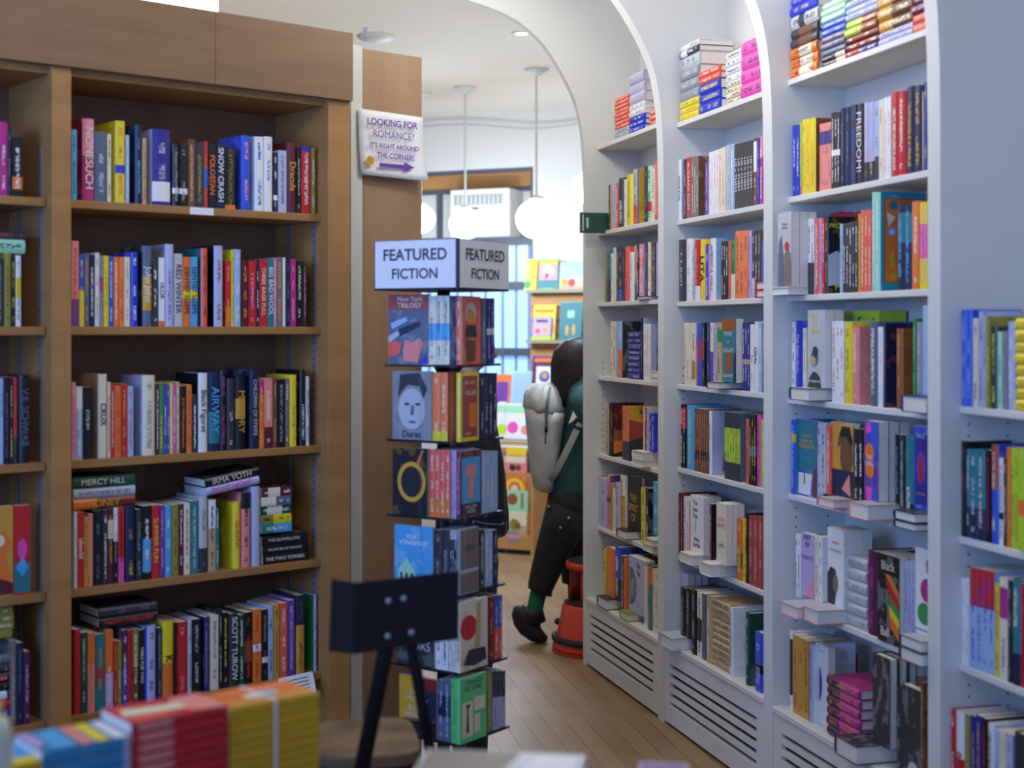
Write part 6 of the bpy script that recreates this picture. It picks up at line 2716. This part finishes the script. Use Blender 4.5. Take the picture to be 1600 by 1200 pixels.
# --- the person in black behind the rotating rack, turned to the right
DB = 5.0
KB = DB / FPX


def PB_(px, py, dep=0.0):
    return campt(px, py, DB) + FW * dep


v, e = {}, []
v['pelvis'] = (PB_(738, 860), .105)
v['belly'] = (PB_(736, 800), .095)
v['chest'] = (PB_(735, 700), (.10, .11))
v['collar'] = (PB_(731, 628), .065)
v['neck'] = (PB_(731, 600), .045)
v['skull'] = (PB_(726, 560), .055)
e += [('pelvis', 'belly'), ('belly', 'chest'), ('chest', 'collar'), ('collar', 'neck'), ('neck', 'skull')]
for k, dep in (('r', -.08), ('l', .08)):
    v[k + 'hip'] = (PB_(737, 890, dep), .08)
    v[k + 'knee'] = (PB_(738, 1020, dep), .056)
    v[k + 'calf'] = (PB_(735, 1080, dep), .053)
    v[k + 'ank'] = (PB_(734, 1195, dep), .034)
    v[k + 'ball'] = (PB_(752, 1211, dep), (.035, .02))
    v[k + 'toe'] = (PB_(775, 1213, dep), (.028, .015))
    e += [('pelvis', k + 'hip'), (k + 'hip', k + 'knee'), (k + 'knee', k + 'calf'), (k + 'calf', k + 'ank'), (k + 'ank', k + 'ball'), (k + 'ball', k + 'toe')]
for k, dep in (('ra', -.17), ('la', .17)):
    v[k + 's'] = (PB_(731, 640, dep), .05)
    v[k + 'e'] = (PB_(745, 750, dep * 1.15), .038)
    v[k + 'w'] = (PB_(752, 806, dep * 1.05), .026)
    e += [('collar', k + 's'), (k + 's', k + 'e'), (k + 'e', k + 'w')]
    hand(v, e, k, PB_(753, 822, dep * 1.02), k + 'w', (-UP * .98 - RT * .1).normalized(), (RT * .9 + UP * .3).normalized(), FW * (-1 if dep < 0 else 1), .5)
HB = PB_(728, 538)
fb = (RT * .985 - UP * .17).normalized()
ub = (UP * .985 + RT * .17).normalized()
pb = person('person', v, e, HB, fb, fb.cross(ub).normalized(), ub, 'person in a black coat almost hidden behind the rotating rack')
bm = bmesh.new()
secs = []
for px, py, ra, rb in ((724, 488, .02, .02), (722, 494, .07, .06), (718, 508, .098, .082), (713, 530, .092, .086), (707, 552, .07, .08), (703, 575, .055, .07), (701, 592, .03, .05)):
    secs.append((PB_(px, py), RT, FW, ra, rb))
loft(bm, secs, 26)
mesh_obj('hair', bm, M_HAIR, pb, True)
bm = bmesh.new()
secs = []
for px, py, ra, rb in ((737, 834, .122, .165), (738, 826, .13, .17), (738, 800, .128, .165), (737, 740, .118, .16), (733, 680, .105, .175), (731, 640, .09, .165), (731, 618, .065, .1), (732, 604, .052, .058)):
    secs.append((PB_(px, py), RT, FW, ra, rb))
loft(bm, secs, 30)
for dep in (-.17, .17):
    tube(bm, [PB_(731, 636, dep * .8), PB_(735, 655, dep * 1.08), PB_(752, 750, dep * 1.15), PB_(764, 800, dep * 1.02), PB_(761, 826, dep)], [.05, .066, .06, .054, .045], 16)
ct = mesh_obj('coat', bm, M_BLACKC, pb, True)
bm = bmesh.new()
tube(bm, [PB_(764, 803.5, -.174), PB_(763.8, 805, -.174)], .0552, 16)
mesh_obj('cuff_edge', bm, mat('grey_cuff', '#77777c', .8), ct, True)
bm = bmesh.new()
for dep in (-.08, .08):
    tube(bm, [PB_(737, 880, dep), PB_(738, 1020, dep), PB_(735, 1090, dep), PB_(735, 1195, dep)], [.095, .075, .068, .058], 18)
mesh_obj('trousers', bm, M_BLACKC, pb, True)
for dep in (-.08, .08):
    bm = bmesh.new()
    secs = []
    path = [(722, 1208, .018, .02), (726, 1203, .034, .034), (737, 1200, .04, .038), (754, 1207, .028, .042), (772, 1212, .018, .038), (780, 1214, .01, .02)]
    P3 = [PB_(x, y, dep) for x, y, _, _ in path]
    for i, (x, y, ra, rb) in enumerate(path):
        d = (P3[min(i + 1, 5)] - P3[max(0, i - 1)]).normalized()
        secs.append((P3[i], d.cross(FW).normalized(), FW, ra, rb))
    loft(bm, secs, 20)
    zmin = min(v_.co.z for v_ in bm.verts)
    for v_ in bm.verts:
        v_.co.z -= zmin - .0005
    mesh_obj('shoe', bm, M_SHOE, pb, True)
for o_, hc, f_, s_, u_ in ((pa, HCA, fa, fa.cross(ua).normalized(), ua), (pb, HB, fb, fb.cross(ub).normalized(), ub)):
    for q in (-1, 1):
        bm = bmesh.new()
        bmesh.ops.create_uvsphere(bm, u_segments=14, v_segments=10, radius=.011)
        p = hc + f_ * .076 + s_ * (.031 * q) + u_ * .004
        for v_ in bm.verts:
            v_.co += p
        mesh_obj('eye', bm, mat('eye_white', '#cfc8c0', .3), o_, True)

# ---------------------------------------------------------------- lettering becomes plain mesh
bpy.context.view_layer.update()
dg = bpy.context.evaluated_depsgraph_get()
MADE = {}
for o in [o for o in SC.objects if o.type == 'FONT']:
    me = bpy.data.meshes.new_from_object(o.evaluated_get(dg))
    me.name = o.name
    nm, par, mb = o.name, o.parent, o.matrix_basis.copy()
    cv = o.data
    bpy.data.objects.remove(o)
    if not me.materials:
        me.materials.append(cv.materials[0])
    n = bpy.data.objects.new(nm, me)
    COL.objects.link(n)
    n.parent = par
    n.matrix_basis = mb
